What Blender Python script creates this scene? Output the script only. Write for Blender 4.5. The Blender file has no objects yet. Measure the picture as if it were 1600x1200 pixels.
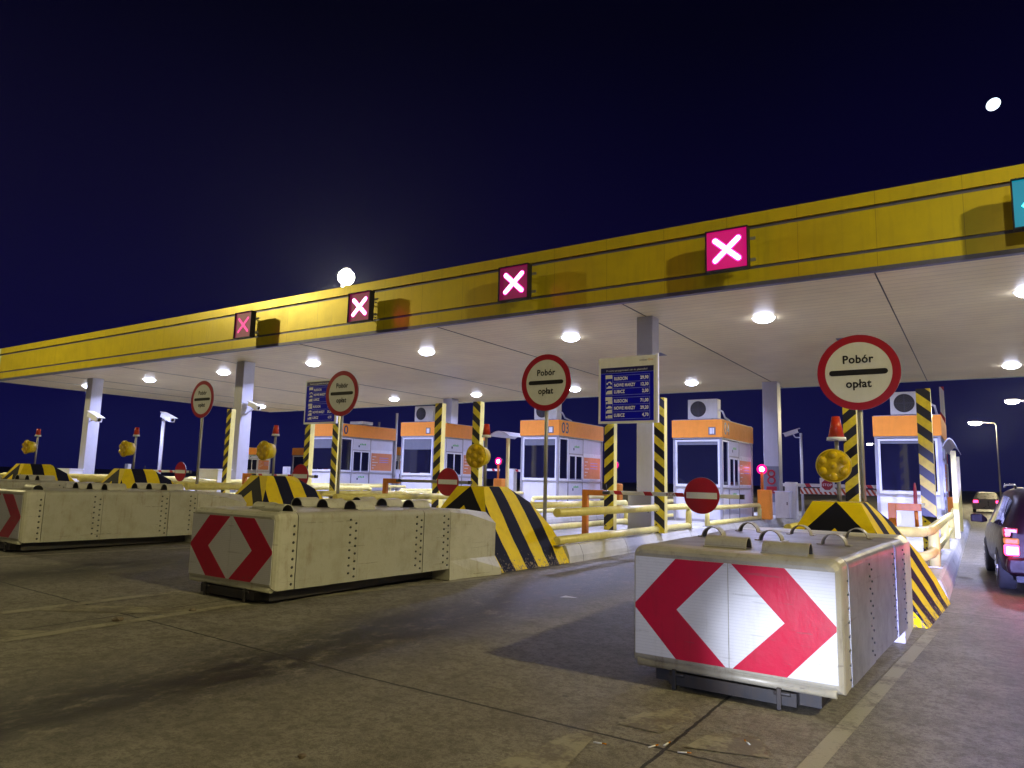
import bpy, bmesh, math, random
from mathutils import Vector, Matrix
random.seed(7)
R = math.radians
sc = bpy.context.scene
COL = sc.collection

# ------------------------------------------------------------------ camera
yaw, pit, rol = 0.58427, 0.13409, 0.025556
fw = Vector((-math.sin(yaw)*math.cos(pit), math.cos(yaw)*math.cos(pit), math.sin(pit)))
rt = Vector((math.cos(yaw), math.sin(yaw), 0.0)); up = rt.cross(fw)
r2 = rt*math.cos(rol) + up*math.sin(rol); u2 = -rt*math.sin(rol) + up*math.cos(rol)
cam = bpy.data.objects.new('camera', bpy.data.cameras.new('camera')); COL.objects.link(cam)
cam.data.sensor_width = 36; cam.data.lens = 1103.8/1600*36
cam.data.clip_start = 0.05; cam.data.clip_end = 5000
m = Matrix((r2, u2, -fw)).transposed().to_4x4(); m.translation = Vector((0, 0, 1.5)); cam.matrix_world = m
sc.camera = cam
sc.view_settings.view_transform = 'Standard'; sc.view_settings.look = 'None'
sc.view_settings.exposure = 0; sc.view_settings.gamma = 1

# ------------------------------------------------------------------ night sky
w = bpy.data.worlds.new('World'); sc.world = w; w.use_nodes = True
nt = w.node_tree; nt.nodes.clear()
o_ = nt.nodes.new('ShaderNodeOutputWorld'); bg = nt.nodes.new('ShaderNodeBackground')
tc = nt.nodes.new('ShaderNodeTexCoord'); sx = nt.nodes.new('ShaderNodeSeparateXYZ'); cr = nt.nodes.new('ShaderNodeValToRGB')
nt.links.new(tc.outputs['Generated'], sx.inputs[0])
nz = nt.nodes.new('ShaderNodeTexNoise'); nz.inputs['Scale'].default_value = 2.2; nz.inputs['Detail'].default_value = 4
nt.links.new(tc.outputs['Generated'], nz.inputs['Vector'])
ma = nt.nodes.new('ShaderNodeMath'); ma.operation = 'MULTIPLY_ADD'; ma.inputs[1].default_value = 0.10; 
nt.links.new(nz.outputs[0], ma.inputs[0]); nt.links.new(sx.outputs[2], ma.inputs[2])
nt.links.new(ma.outputs[0], cr.inputs[0])
e = cr.color_ramp.elements
e[0].position = 0.0; e[0].color = (0.0040, 0.0042, 0.044, 1)
e[1].position = 0.62; e[1].color = (0.0003, 0.0001, 0.0060, 1)
for p_, c_ in ((0.10, (0.0040, 0.0040, 0.046, 1)), (0.22, (0.0022, 0.0014, 0.032, 1)), (0.36, (0.0014, 0.0006, 0.020, 1))):
    q = e.new(p_); q.color = c_
nt.links.new(cr.outputs[0], bg.inputs[0]); bg.inputs[1].default_value = 1.0
nt.links.new(bg.outputs[0], o_.inputs[0])

# ------------------------------------------------------------------ lamps of the site
WARM = (1.0, 0.86, 0.41); COOL = (0.52, 0.56, 1.0)
def lamp(name, kind, loc, energy, color, parent=None, target=None, **kw):
    d = bpy.data.lights.new(name, kind); d.energy = energy; d.color = color
    for k, v in kw.items(): setattr(d, k, v)
    o = bpy.data.objects.new(name, d); COL.objects.link(o); o.location = loc
    if target is not None: o.rotation_euler = (Vector(target)-Vector(loc)).to_track_quat('-Z', 'Y').to_euler()
    if parent: o.parent = parent
    return o
MAST_E = 9500
FRONT_MASTS = [(13.3, 5.3, 12.4, 1.0), (-36.0, 3.5, 13.5, 0.75), (6.0, -14.0, 13.0, 0.25)]  # the third is an added fill lamp behind the camera
for x, y, z, k in FRONT_MASTS:
    lamp('mast_light', 'POINT', (x, y, z-0.35), MAST_E*k, WARM, shadow_soft_size=0.38)
# headlights of the car waiting behind the photographer
lamp('headlight_beam', 'SPOT', (0.55, -5.5, 0.72), 7000, (0.74, 0.80, 1.0), target=(-1.05, 5.3, 0.34), spot_size=R(8.0), spot_blend=0.95, shadow_soft_size=0.07)
lamp('headlight_beam', 'SPOT', (0.55, -5.5, 0.72), 1000, (0.55, 0.62, 1.0), target=(-1.3, 5.3, 0.3), spot_size=R(24), spot_blend=0.6, shadow_soft_size=0.07)
lamp('headlight_beam', 'SPOT', (1.6, -5.5, 0.72), 48000, (0.34, 0.36, 1.0), target=(1.0, 5.0, 0.0), spot_size=R(19), spot_blend=0.9, shadow_soft_size=0.07)

# ------------------------------------------------------------------ node helpers
def N(t, k, **kw):
    n = t.nodes.new(k)
    for a, b in kw.items(): setattr(n, a, b)
    return n
def math_(t, op, a, b=None, c=None):
    n = N(t, 'ShaderNodeMath', operation=op)
    for i, v in enumerate((a, b, c)):
        if v is None: continue
        if isinstance(v, (int, float)): n.inputs[i].default_value = v
        else: t.links.new(v, n.inputs[i])
    return n.outputs[0]
def mix_(t, fac, a, b):
    n = N(t, 'ShaderNodeMix', data_type='RGBA')
    for s, v in ((n.inputs[0], fac), (n.inputs[6], a), (n.inputs[7], b)):
        if hasattr(v, 'links'): t.links.new(v, s)
        elif isinstance(v, (int, float)): s.default_value = v
        else: s.default_value = (*v[:3], 1)
    return n.outputs[2]
def noise_(t, vec, scale, detail=4, rough=0.55):
    n = N(t, 'ShaderNodeTexNoise'); n.inputs['Scale'].default_value = scale; n.inputs['Detail'].default_value = detail; n.inputs['Roughness'].default_value = rough
    if vec is not None: t.links.new(vec, n.inputs['Vector'])
    return n.outputs[0]
def ramp_(t, v, lo, hi):
    n = N(t, 'ShaderNodeMapRange', clamp=True); t.links.new(v, n.inputs[0])
    n.inputs[1].default_value = lo; n.inputs[2].default_value = hi
    return n.outputs[0]
def scalev(t, vec, s):
    n = N(t, 'ShaderNodeMapping'); t.links.new(vec, n.inputs[0]); n.inputs['Scale'].default_value = s; return n.outputs[0]
def base(name):
    mt = bpy.data.materials.new(name); mt.use_nodes = True; t = mt.node_tree
    return mt, t, t.nodes['Principled BSDF']
def objpos(t):
    return N(t, 'ShaderNodeTexCoord').outputs['Object']
def worldpos(t):
    return N(t, 'ShaderNodeNewGeometry').outputs['Position']
def bump_(t, b, h, s, d=0.01):
    n = N(t, 'ShaderNodeBump'); n.inputs['Strength'].default_value = s; n.inputs['Distance'].default_value = d
    t.links.new(h, n.inputs['Height']); t.links.new(n.outputs[0], b.inputs['Normal'])
MATS = {}
def plain(name, col, rough=0.5, metal=0.0, dirt=0.25, dcol=None, dscale=6.0, coat=0.0, bump=0.0):
    """a paint or metal with uneven dirt"""
    mt, t, b = base(name); p = worldpos(t)
    if max(col) < 0.02: b.inputs['Specular IOR Level'].default_value = 0.2
    n1 = noise_(t, p, dscale, 6, 0.62); n2 = noise_(t, scalev(t, p, (3.5, 3.5, 0.5)), dscale*0.6, 4, 0.6)
    f = math_(t, 'MULTIPLY', ramp_(t, math_(t, 'ADD', n1, n2), 0.85, 1.35), dirt)
    dc = dcol or tuple(c*0.45 for c in col)
    t.links.new(mix_(t, f, col, dc), b.inputs['Base Color'])
    b.inputs['Metallic'].default_value = metal
    t.links.new(math_(t, 'MULTIPLY_ADD', n1, 0.3, max(0.0, rough-0.15)), b.inputs['Roughness'])
    if coat: b.inputs['Coat Weight'].default_value = coat; b.inputs['Coat Roughness'].default_value = 0.1
    if bump: bump_(t, b, n1, bump)
    MATS[name] = mt; return mt
def emit(name, col, strength):
    mt, t, b = base(name); b.inputs['Base Color'].default_value = (0.02, 0.02, 0.02, 1)
    b.inputs['Emission Color'].default_value = (*col, 1); b.inputs['Emission Strength'].default_value = strength
    MATS[name] = mt; return mt
def grimy(name, col, rough, metal, grime, rust, amount=1.0):
    mt, t, b = base(name); p = worldpos(t)
    n1 = noise_(t, p, 3.2, 7, 0.66); n2 = noise_(t, scalev(t, p, (9, 9, 0.9)), 1.5, 5, 0.65); n3 = noise_(t, scalev(t, p, (2.0, 0.7, 26)), 1.2, 3, 0.5); n4 = noise_(t, p, 34, 4, 0.7)
    c = mix_(t, math_(t, 'MULTIPLY', ramp_(t, n1, 0.46, 0.66), 0.42*amount), col, grime)
    c = mix_(t, math_(t, 'MULTIPLY', math_(t, 'MULTIPLY', ramp_(t, n2, 0.56, 0.70), ramp_(t, n1, 0.40, 0.60)), 0.60*amount), c, rust)
    c = mix_(t, math_(t, 'MULTIPLY', math_(t, 'MULTIPLY', ramp_(t, n3, 0.66, 0.69), ramp_(t, n2, 0.42, 0.5)), 0.45*amount), c, (0.12, 0.11, 0.10))
    c = mix_(t, math_(t, 'MULTIPLY', ramp_(t, n4, 0.58, 0.66), 0.22*amount), c, grime)
    if name == 'marker_white':                      # cell rows of the retroreflective sheeting
        sz = N(t, 'ShaderNodeSeparateXYZ'); t.links.new(p, sz.inputs[0])
        row = math_(t, 'LESS_THAN', math_(t, 'FRACT', math_(t, 'DIVIDE', sz.outputs[2], 0.022)), 0.18)
        c = mix_(t, math_(t, 'MULTIPLY', row, 0.22), c, (0.45, 0.45, 0.5))
    t.links.new(c, b.inputs['Base Color']); b.inputs['Metallic'].default_value = metal
    t.links.new(math_(t, 'MULTIPLY_ADD', n1, 0.35, rough-0.15), b.inputs['Roughness'])
    bump_(t, b, math_(t, 'ADD', n1, math_(t, 'MULTIPLY', n4, 0.15)), 0.35, 0.012); MATS[name] = mt
grimy('dirty_white', (0.47, 0.46, 0.38), 0.40, 0.0, (0.27, 0.24, 0.14), (0.20, 0.13, 0.06))
grimy('cushion_side', (0.40, 0.395, 0.33), 0.38, 0.1, (0.25, 0.23, 0.14), (0.20, 0.13, 0.06))
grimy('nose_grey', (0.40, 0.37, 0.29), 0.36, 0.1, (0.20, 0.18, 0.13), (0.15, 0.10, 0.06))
grimy('cushion_side_grey', (0.26, 0.26, 0.28), 0.36, 0.45, (0.13, 0.13, 0.13), (0.12, 0.10, 0.08), 1.2)  # darker, greyer side sheet, on the nearest cushion only
grimy('marker_white', (0.80, 0.80, 0.82), 0.30, 0.0, (0.60, 0.60, 0.58), (0.55, 0.52, 0.46), 0.5)
grimy('marker_red', (0.60, 0.006, 0.045), 0.32, 0.0, (0.42, 0.01, 0.03), (0.34, 0.01, 0.03), 0.6)
plain('cushion_side_grey_plain', (0.34, 0.34, 0.36), 0.34, 0.45, 0.5, (0.18, 0.17, 0.15), 4.0, bump=0.1)
plain('rivet', (0.05, 0.05, 0.05), 0.4, 0.4, 0.2)
plain('white_paint', (0.72, 0.72, 0.72), 0.4, 0, 0.2)
plain('booth_white', (0.62, 0.63, 0.76), 0.6, 0, 0.22, (0.40, 0.40, 0.42), 3.0)
plain('booth_grey', (0.34, 0.34, 0.40), 0.4, 0.2, 0.2)
plain('frame_white', (0.76, 0.77, 0.88), 0.3, 0, 0.05)
plain('orange', (0.92, 0.32, 0.028), 0.6, 0, 0.16)
plain('orange_rust', (0.62, 0.20, 0.02), 0.45, 0, 0.35, (0.25, 0.08, 0.02))
plain('galv', (0.33, 0.33, 0.32), 0.45, 0.6, 0.3)
plain('column_paint', (0.42, 0.42, 0.48), 0.4, 0.1, 0.2, (0.25, 0.25, 0.27))
plain('pole_white', (0.62, 0.62, 0.68), 0.4, 0.1, 0.15)
plain('rail_yellow', (0.82, 0.74, 0.26), 0.32, 0, 0.35, (0.42, 0.32, 0.08), 4.0)
plain('yellow', (0.74, 0.56, 0.01), 0.4, 0, 0.2, (0.40, 0.30, 0.02), 9.0)
plain('black', (0.012, 0.012, 0.018), 0.45, 0, 0.3, (0.03, 0.03, 0.03))
plain('dark_metal', (0.035, 0.035, 0.04), 0.5, 0.3, 0.5, (0.09, 0.06, 0.035))
plain('rusty', (0.20, 0.17, 0.13), 0.6, 0.3, 0.7, (0.12, 0.06, 0.03), 20)
plain('sign_red', (0.34, 0.008, 0.025), 0.35, 0, 0.15)
plain('sign_white', (0.64, 0.65, 0.68), 0.38, 0, 0.15)
plain('board_blue', (0.002, 0.002, 0.45), 0.6, 0, 0.1); MATS['board_blue'].node_tree.nodes['Principled BSDF'].inputs['Specular IOR Level'].default_value = 0.1
plain('board_navy', (0.004, 0.005, 0.10), 0.4, 0, 0.1)
plain('board_line', (0.22, 0.26, 0.80), 0.4, 0, 0.1)
plain('green_mark', (0.10, 0.45, 0.16), 0.4, 0, 0.1)
plain('red_plastic', (0.55, 0.04, 0.015), 0.3, 0, 0.2)
plain('blind', (0.15, 0.16, 0.21), 0.7, 0, 0.2)
plain('grille', (0.06, 0.06, 0.08), 0.5, 0.2, 0.2)
plain('tyre', (0.02, 0.02, 0.022), 0.8, 0, 0.4, (0.05, 0.05, 0.05))
plain('car_paint', (0.011, 0.003, 0.007), 0.38, 0.0, 0.2, (0.02, 0.02, 0.022), 8, coat=0.0); MATS['car_paint'].node_tree.nodes['Principled BSDF'].inputs['Specular IOR Level'].default_value = 0.12
plain('car_paint_silver', (0.28, 0.26, 0.24), 0.3, 0.6, 0.2, coat=0.6)
plain('chrome', (0.6, 0.6, 0.62), 0.15, 1.0, 0.1)
plain('amber_plastic', (0.55, 0.20, 0.0), 0.25, 0, 0.1, coat=0.5)
plain('poster_orange', (0.62, 0.22, 0.09), 0.5, 0, 0.2)
plain('paper', (0.72, 0.72, 0.70), 0.6, 0, 0.3)
plain('pale_green_white', (0.55, 0.62, 0.45), 0.4, 0, 0.3)
emit('led_white', (1.0, 0.72, 0.92), 9.0)
emit('led_pink', (1.0, 0.03, 0.42), 2.2)
emit('led_dim', (1.0, 0.03, 0.30), 1.15)
emit('led_face', (1.0, 0.0, 0.24), 0.50)
emit('led_face_dim', (1.0, 0.0, 0.28), 0.13)
emit('led_cyan', (0.05, 0.95, 1.0), 7.0)
emit('led_cyan_face', (0.0, 0.42, 0.62), 0.5)
emit('red_lamp_core', (1.0, 0.45, 0.75), 14.0)
emit('red_lamp_rim', (1.0, 0.0, 0.22), 1.8)
emit('downlight', (0.74, 0.77, 1.0), 26.0)
emit('street_glow', (1.0, 0.93, 0.74), 60.0)
emit('moonlit', (0.75, 0.88, 1.0), 3.0)
emit('tail_light', (1.0, 0.04, 0.16), 7.0)
emit('tail_core', (1.0, 0.55, 0.75), 9.0)
emit('indicator', (1.0, 0.28, 0.02), 0.8)
# glass of the booths
mt, t, b = base('glass'); b.inputs['Base Color'].default_value = (0.010, 0.010, 0.030, 1); b.inputs['Roughness'].default_value = 0.04
b.inputs['Specular IOR Level'].default_value = 0.6; MATS['glass'] = mt
mt, t, b = base('car_glass'); b.inputs['Base Color'].default_value = (0.006, 0.006, 0.010, 1); b.inputs['Roughness'].default_value = 0.05; MATS['car_glass'] = mt
# beacon lens
mt, t, b = base('amber_lens'); b.inputs['Roughness'].default_value = 0.16
t.links.new(mix_(t, noise_(t, worldpos(t), 25, 2), (0.72, 0.50, 0.01), (0.55, 0.34, 0.005)), b.inputs['Base Color'])
b.inputs['Coat Weight'].default_value = 0.7; MATS['amber_lens'] = mt
# polycarbonate
mt, t, b = base('polycarbonate'); b.inputs['Base Color'].default_value = (0.55, 0.55, 0.62, 1); b.inputs['Roughness'].default_value = 0.3; MATS['polycarbonate'] = mt

# canopy fascia: yellow sheet metal with vertical panel joints and water streaks
def fascia_mat():
    mt, t, b = base('fascia_yellow'); p = worldpos(t)
    s = N(t, 'ShaderNodeSeparateXYZ'); t.links.new(p, s.inputs[0])
    fx = math_(t, 'FRACT', math_(t, 'DIVIDE', s.outputs[0], 1.48))
    joint = math_(t, 'LESS_THAN', fx, 0.008)
    cell = math_(t, 'FLOOR', math_(t, 'DIVIDE', s.outputs[0], 1.48))
    wn = N(t, 'ShaderNodeTexWhiteNoise', noise_dimensions='1D'); t.links.new(cell, wn.inputs['W'])
    n1 = noise_(t, p, 1.4, 6, 0.65); n2 = noise_(t, scalev(t, p, (5, 5, 0.35)), 1.6, 4, 0.6)
    c = mix_(t, ramp_(t, n1, 0.35, 0.75), (0.60, 0.475, 0.016), (0.47, 0.37, 0.016))
    c = mix_(t, math_(t, 'MULTIPLY', ramp_(t, n2, 0.52, 0.8), 0.45), c, (0.34, 0.25, 0.03))
    c = mix_(t, math_(t, 'MULTIPLY', wn.outputs[0], 0.10), c, (0.40, 0.30, 0.02))
    c = mix_(t, math_(t, 'MULTIPLY', joint, 0.55), c, (0.16, 0.11, 0.02))
    t.links.new(c, b.inputs['Base Color'])
    b.inputs['Metallic'].default_value = 0.25
    t.links.new(math_(t, 'MULTIPLY_ADD', n1, 0.25, 0.22), b.inputs['Roughness'])
    MATS['fascia_yellow'] = mt
fascia_mat()
# soffit: ribbed sheet (ribs along x), panel seams across
def soffit_mat():
    mt, t, b = base('soffit'); p = worldpos(t)
    s = N(t, 'ShaderNodeSeparateXYZ'); t.links.new(p, s.inputs[0])
    rib = math_(t, 'FRACT', math_(t, 'DIVIDE', s.outputs[1], 0.30))
    line = math_(t, 'LESS_THAN', rib, 0.07)
    n1 = noise_(t, p, 0.7, 6, 0.65); n2 = noise_(t, scalev(t, p, (0.3, 3, 1)), 1.2, 4)
    c = mix_(t, ramp_(t, n1, 0.35, 0.7), (0.84, 0.72, 0.43), (0.72, 0.60, 0.36))
    c = mix_(t, math_(t, 'MULTIPLY', ramp_(t, n2, 0.5, 0.8), 0.3), c, (0.60, 0.46, 0.20))
    c = mix_(t, math_(t, 'MULTIPLY', line, 0.5), c, (0.25, 0.20, 0.14))
    t.links.new(c, b.inputs['Base Color']); b.inputs['Roughness'].default_value = 0.38; b.inputs['Metallic'].default_value = 0.0
    bump_(t, b, rib, 0.5, 0.008)
    MATS['soffit'] = mt
soffit_mat()
# hazard stripes of the concrete impact blocks (object space)
def block_mat():
    mt, t, b = base('block_stripes'); g = N(t, 'ShaderNodeTexCoord')
    s = N(t, 'ShaderNodeSeparateXYZ'); t.links.new(g.outputs['Object'], s.inputs[0])
    sn = N(t, 'ShaderNodeSeparateXYZ'); t.links.new(g.outputs['Normal'], sn.inputs[0])
    x, y, z = s.outputs
    wob = math_(t, 'MULTIPLY', math_(t, 'SUBTRACT', noise_(t, g.outputs['Object'], 3.0, 3), 0.5), 0.03)
    fr = math_(t, 'SUBTRACT', math_(t, 'ABSOLUTE', x), math_(t, 'SUBTRACT', 1.32, z))
    si = math_(t, 'SUBTRACT', math_(t, 'ADD', y, math_(t, 'MULTIPLY', z, 0.062)), 9.81)
    isf = math_(t, 'LESS_THAN', sn.outputs[1], -0.6)
    v = math_(t, 'ADD', math_(t, 'ADD', math_(t, 'MULTIPLY', isf, fr), math_(t, 'MULTIPLY', math_(t, 'SUBTRACT', 1.0, isf), si)), wob)
    f = math_(t, 'FRACT', math_(t, 'ADD', math_(t, 'DIVIDE', v, 0.64), 10.0))
    blk = math_(t, 'GREATER_THAN', f, 0.5)
    # the paint of the far end is plain yellow
    endy = math_(t, 'GREATER_THAN', y, 11.43); blk = math_(t, 'MULTIPLY', blk, math_(t, 'SUBTRACT', 1.0, endy))
    n1 = noise_(t, g.outputs['Object'], 5, 6, 0.6)
    n2 = noise_(t, g.outputs['Object'], 22, 4, 0.6)
    yel = mix_(t, ramp_(t, n1, 0.45, 0.8), (0.74, 0.55, 0.003), (0.60, 0.43, 0.008))
    c = mix_(t, blk, yel, (0.010, 0.010, 0.020)); t.links.new(math_(t, 'MULTIPLY_ADD', blk, -0.08, 0.16), b.inputs['Specular IOR Level'])
    # chipped paint near the ground
    chip = math_(t, 'MULTIPLY', ramp_(t, math_(t, 'SUBTRACT', n2, math_(t, 'MULTIPLY', z, 0.55)), 0.50, 0.56), 0.85)
    c = mix_(t, chip, c, (0.20, 0.16, 0.10))
    t.links.new(c, b.inputs['Base Color']); b.inputs['Roughness'].default_value = 0.65; bump_(t, b, n1, 0.15)
    MATS['block_stripes'] = mt
block_mat()
# diagonal stripes of the hazard posts
def post_mat(name, sgn):
    mt, t, b = base(name); g = N(t, 'ShaderNodeTexCoord')
    s = N(t, 'ShaderNodeSeparateXYZ'); t.links.new(g.outputs['Object'], s.inputs[0])
    v = math_(t, 'ADD', math_(t, 'MULTIPLY', s.outputs[0], sgn*0.85), s.outputs[2])
    f = math_(t, 'FRACT', math_(t, 'ADD', math_(t, 'DIVIDE', v, 0.40), 10.0))
    blk = math_(t, 'GREATER_THAN', f, 0.5)
    n1 = noise_(t, worldpos(t), 9, 5)
    yel = mix_(t, ramp_(t, n1, 0.4, 0.8), (0.70, 0.58, 0.03), (0.50, 0.38, 0.03))
    t.links.new(mix_(t, blk, yel, (0.012, 0.012, 0.022)), b.inputs['Base Color']); b.inputs['Roughness'].default_value = 0.4
    MATS[name] = mt
post_mat('post_stripes_falling', 1); post_mat('post_stripes_rising', -1)
# red-white barrier arm
def arm_mat(name, period, duty, red):
    mt, t, b = base(name); g = N(t, 'ShaderNodeTexCoord')
    s = N(t, 'ShaderNodeSeparateXYZ'); t.links.new(g.outputs['Object'], s.inputs[0])
    ax = math_(t, 'ADD', s.outputs[0], math_(t, 'MULTIPLY', s.outputs[2], 0.6))
    f = math_(t, 'FRACT', math_(t, 'ADD', math_(t, 'DIVIDE', ax, period), 10.15))
    t.links.new(mix_(t, math_(t, 'LESS_THAN', f, duty), (0.72, 0.72, 0.68), red), b.inputs['Base Color']); b.inputs['Roughness'].default_value = 0.4
    MATS[name] = mt
arm_mat('arm_red_white', 0.68, 0.26, (0.45, 0.02, 0.03)); arm_mat('skirt_red_white', 0.16, 0.5, (0.45, 0.06, 0.02))
# concrete of the islands
def concrete_mat():
    mt, t, b = base('island_concrete'); p = worldpos(t)
    s = N(t, 'ShaderNodeSeparateXYZ'); t.links.new(p, s.inputs[0])
    n1 = noise_(t, p, 2.0, 7, 0.65); n2 = noise_(t, scalev(t, p, (1, 0.25, 4)), 3.0, 4)
    c = mix_(t, ramp_(t, n1, 0.35, 0.7), (0.55, 0.55, 0.53), (0.42, 0.42, 0.40))
    c = mix_(t, math_(t, 'MULTIPLY', ramp_(t, n2, 0.55, 0.75), 0.5), c, (0.16, 0.14, 0.10))
    fy = math_(t, 'FRACT', math_(t, 'DIVIDE', s.outputs[1], 2.0)); c = mix_(t, math_(t, 'LESS_THAN', fy, 0.008), c, (0.07, 0.07, 0.07))
    t.links.new(c, b.inputs['Base Color']); b.inputs['Roughness'].default_value = 0.65; bump_(t, b, n1, 0.25, 0.01)
    MATS['island_concrete'] = mt
concrete_mat()
LANES = [6.85, 1.1, -4.45, -10.1, -15.75, -21.5, -27.2, -33.0, -38.8]
# the apron: concrete slabs, oily lane centres, tyre-polished tracks, dark joints
def ground_mat():
    mt, t, b = base('apron'); p = worldpos(t)
    s = N(t, 'ShaderNodeSeparateXYZ'); t.links.new(p, s.inputs[0]); x, y, z = s.outputs
    big = noise_(t, p, 0.35, 6, 0.6); mid = noise_(t, p, 2.4, 7, 0.68); fine = noise_(t, p, 42, 5, 0.75); grit = noise_(t, p, 160, 2, 0.6)
    c = mix_(t, ramp_(t, big, 0.3, 0.7), (0.215, 0.196, 0.165), (0.275, 0.254, 0.217))
    c = mix_(t, math_(t, 'MULTIPLY', ramp_(t, mid, 0.42, 0.66), 0.62), c, (0.085, 0.071, 0.050))
    c = mix_(t, math_(t, 'MULTIPLY', ramp_(t, fine, 0.46, 0.62), 0.62), c, (0.048, 0.044, 0.038))
    c = mix_(t, math_(t, 'MULTIPLY', ramp_(t, grit, 0.54, 0.64), 0.55), c, (0.42, 0.39, 0.33))
    mott = noise_(t, p, 13, 6, 0.72)
    c = mix_(t, math_(t, 'MULTIPLY', ramp_(t, mott, 0.50, 0.58), 0.62), c, (0.092, 0.080, 0.062))
    c = mix_(t, math_(t, 'MULTIPLY', math_(t, 'SUBTRACT', 1.0, ramp_(t, mott, 0.36, 0.43)), 0.60), c, (0.27, 0.25, 0.21))
    # oil drips along the middle of each lane
    wx = math_(t, 'ADD', x, math_(t, 'MULTIPLY', math_(t, 'SUBTRACT', noise_(t, scalev(t, p, (1, 0.5, 1)), 0.8, 3), 0.5), 0.9))
    lx = math_(t, 'FRACT', math_(t, 'ADD', math_(t, 'DIVIDE', math_(t, 'ADD', wx, 4.85), 5.72), 10.5))
    d = math_(t, 'ABSOLUTE', math_(t, 'SUBTRACT', lx, 0.5))
    band = math_(t, 'SUBTRACT', 1.0, ramp_(t, d, 0.03, 0.16))
    blot = ramp_(t, noise_(t, scalev(t, p, (1.6, 0.8, 1)), 3.4, 8, 0.78), 0.36, 0.50)
    c = mix_(t, math_(t, 'MULTIPLY', math_(t, 'MULTIPLY', band, blot), 0.94), c, (0.010, 0.010, 0.014))
    d2 = math_(t, 'ABSOLUTE', math_(t, 'SUBTRACT', d, 0.155)); tr = math_(t, 'SUBTRACT', 1.0, ramp_(t, d2, 0.02, 0.07))
    c = mix_(t, math_(t, 'MULTIPLY', math_(t, 'MULTIPLY', tr, ramp_(t, mid, 0.3, 0.6)), 0.25), c, (0.075, 0.072, 0.066))
    # joints
    jw = math_(t, 'MULTIPLY', math_(t, 'SUBTRACT', noise_(t, p, 6, 4, 0.7), 0.5), 0.035)
    fy = math_(t, 'ABSOLUTE', math_(t, 'SUBTRACT', math_(t, 'FRACT', math_(t, 'ADD', math_(t, 'DIVIDE', math_(t, 'SUBTRACT', math_(t, 'ADD', y, jw), 4.06), 6.5), 10.5)), 0.5))
    jx = math_(t, 'ABSOLUTE', math_(t, 'SUBTRACT', math_(t, 'FRACT', math_(t, 'ADD', math_(t, 'DIVIDE', math_(t, 'ADD', math_(t, 'ADD', x, jw), 1.58), 5.72), 10.5)), 0.5))
    jm = math_(t, 'MAXIMUM', math_(t, 'LESS_THAN', fy, 0.0019), math_(t, 'LESS_THAN', jx, 0.0021))
    c = mix_(t, math_(t, 'MULTIPLY', jm, 0.9), c, (0.010, 0.009, 0.008))
    # small spots of gum and droppings
    vo = N(t, 'ShaderNodeTexVoronoi'); vo.inputs['Scale'].default_value = 1.7; t.links.new(p, vo.inputs['Vector'])
    c = mix_(t, math_(t, 'MULTIPLY', math_(t, 'LESS_THAN', vo.outputs['Distance'], 0.045), 0.5), c, (0.02, 0.02, 0.025))
    t.links.new(c, b.inputs['Base Color'])
    t.links.new(math_(t, 'SUBTRACT', 0.62, math_(t, 'MULTIPLY', math_(t, 'MULTIPLY', band, blot), 0.18)), b.inputs['Roughness'])
    bump_(t, b, math_(t, 'ADD', math_(t, 'ADD', fine, math_(t, 'MULTIPLY', grit, 0.5)), math_(t, 'MULTIPLY', mid, 0.6)), 0.6, 0.014)
    MATS['apron'] = mt
ground_mat()
def worn_mat(name, col, keep):
    mt, t, b = base(name); p = worldpos(t)
    n = math_(t, 'ADD', math_(t, 'MULTIPLY', noise_(t, p, 3.0, 6, 0.7), 0.7), math_(t, 'MULTIPLY', noise_(t, p, 30, 4, 0.7), 0.3))
    f = ramp_(t, n, keep, keep+0.10)
    t.links.new(mix_(t, f, col, (0.14, 0.122, 0.095)), b.inputs['Base Color']); b.inputs['Roughness'].default_value = 0.6
    bump_(t, b, noise_(t, p, 42, 5, 0.75), 0.4, 0.01); MATS[name] = mt
worn_mat('worn_paint', (0.31, 0.29, 0.22), 0.50)
worn_mat('very_worn_paint', (0.29, 0.27, 0.20), 0.45)
plain('fresh_asphalt', (0.055, 0.055, 0.060), 0.7, 0, 0.4, (0.03, 0.03, 0.035), 9, bump=0.3)

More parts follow.
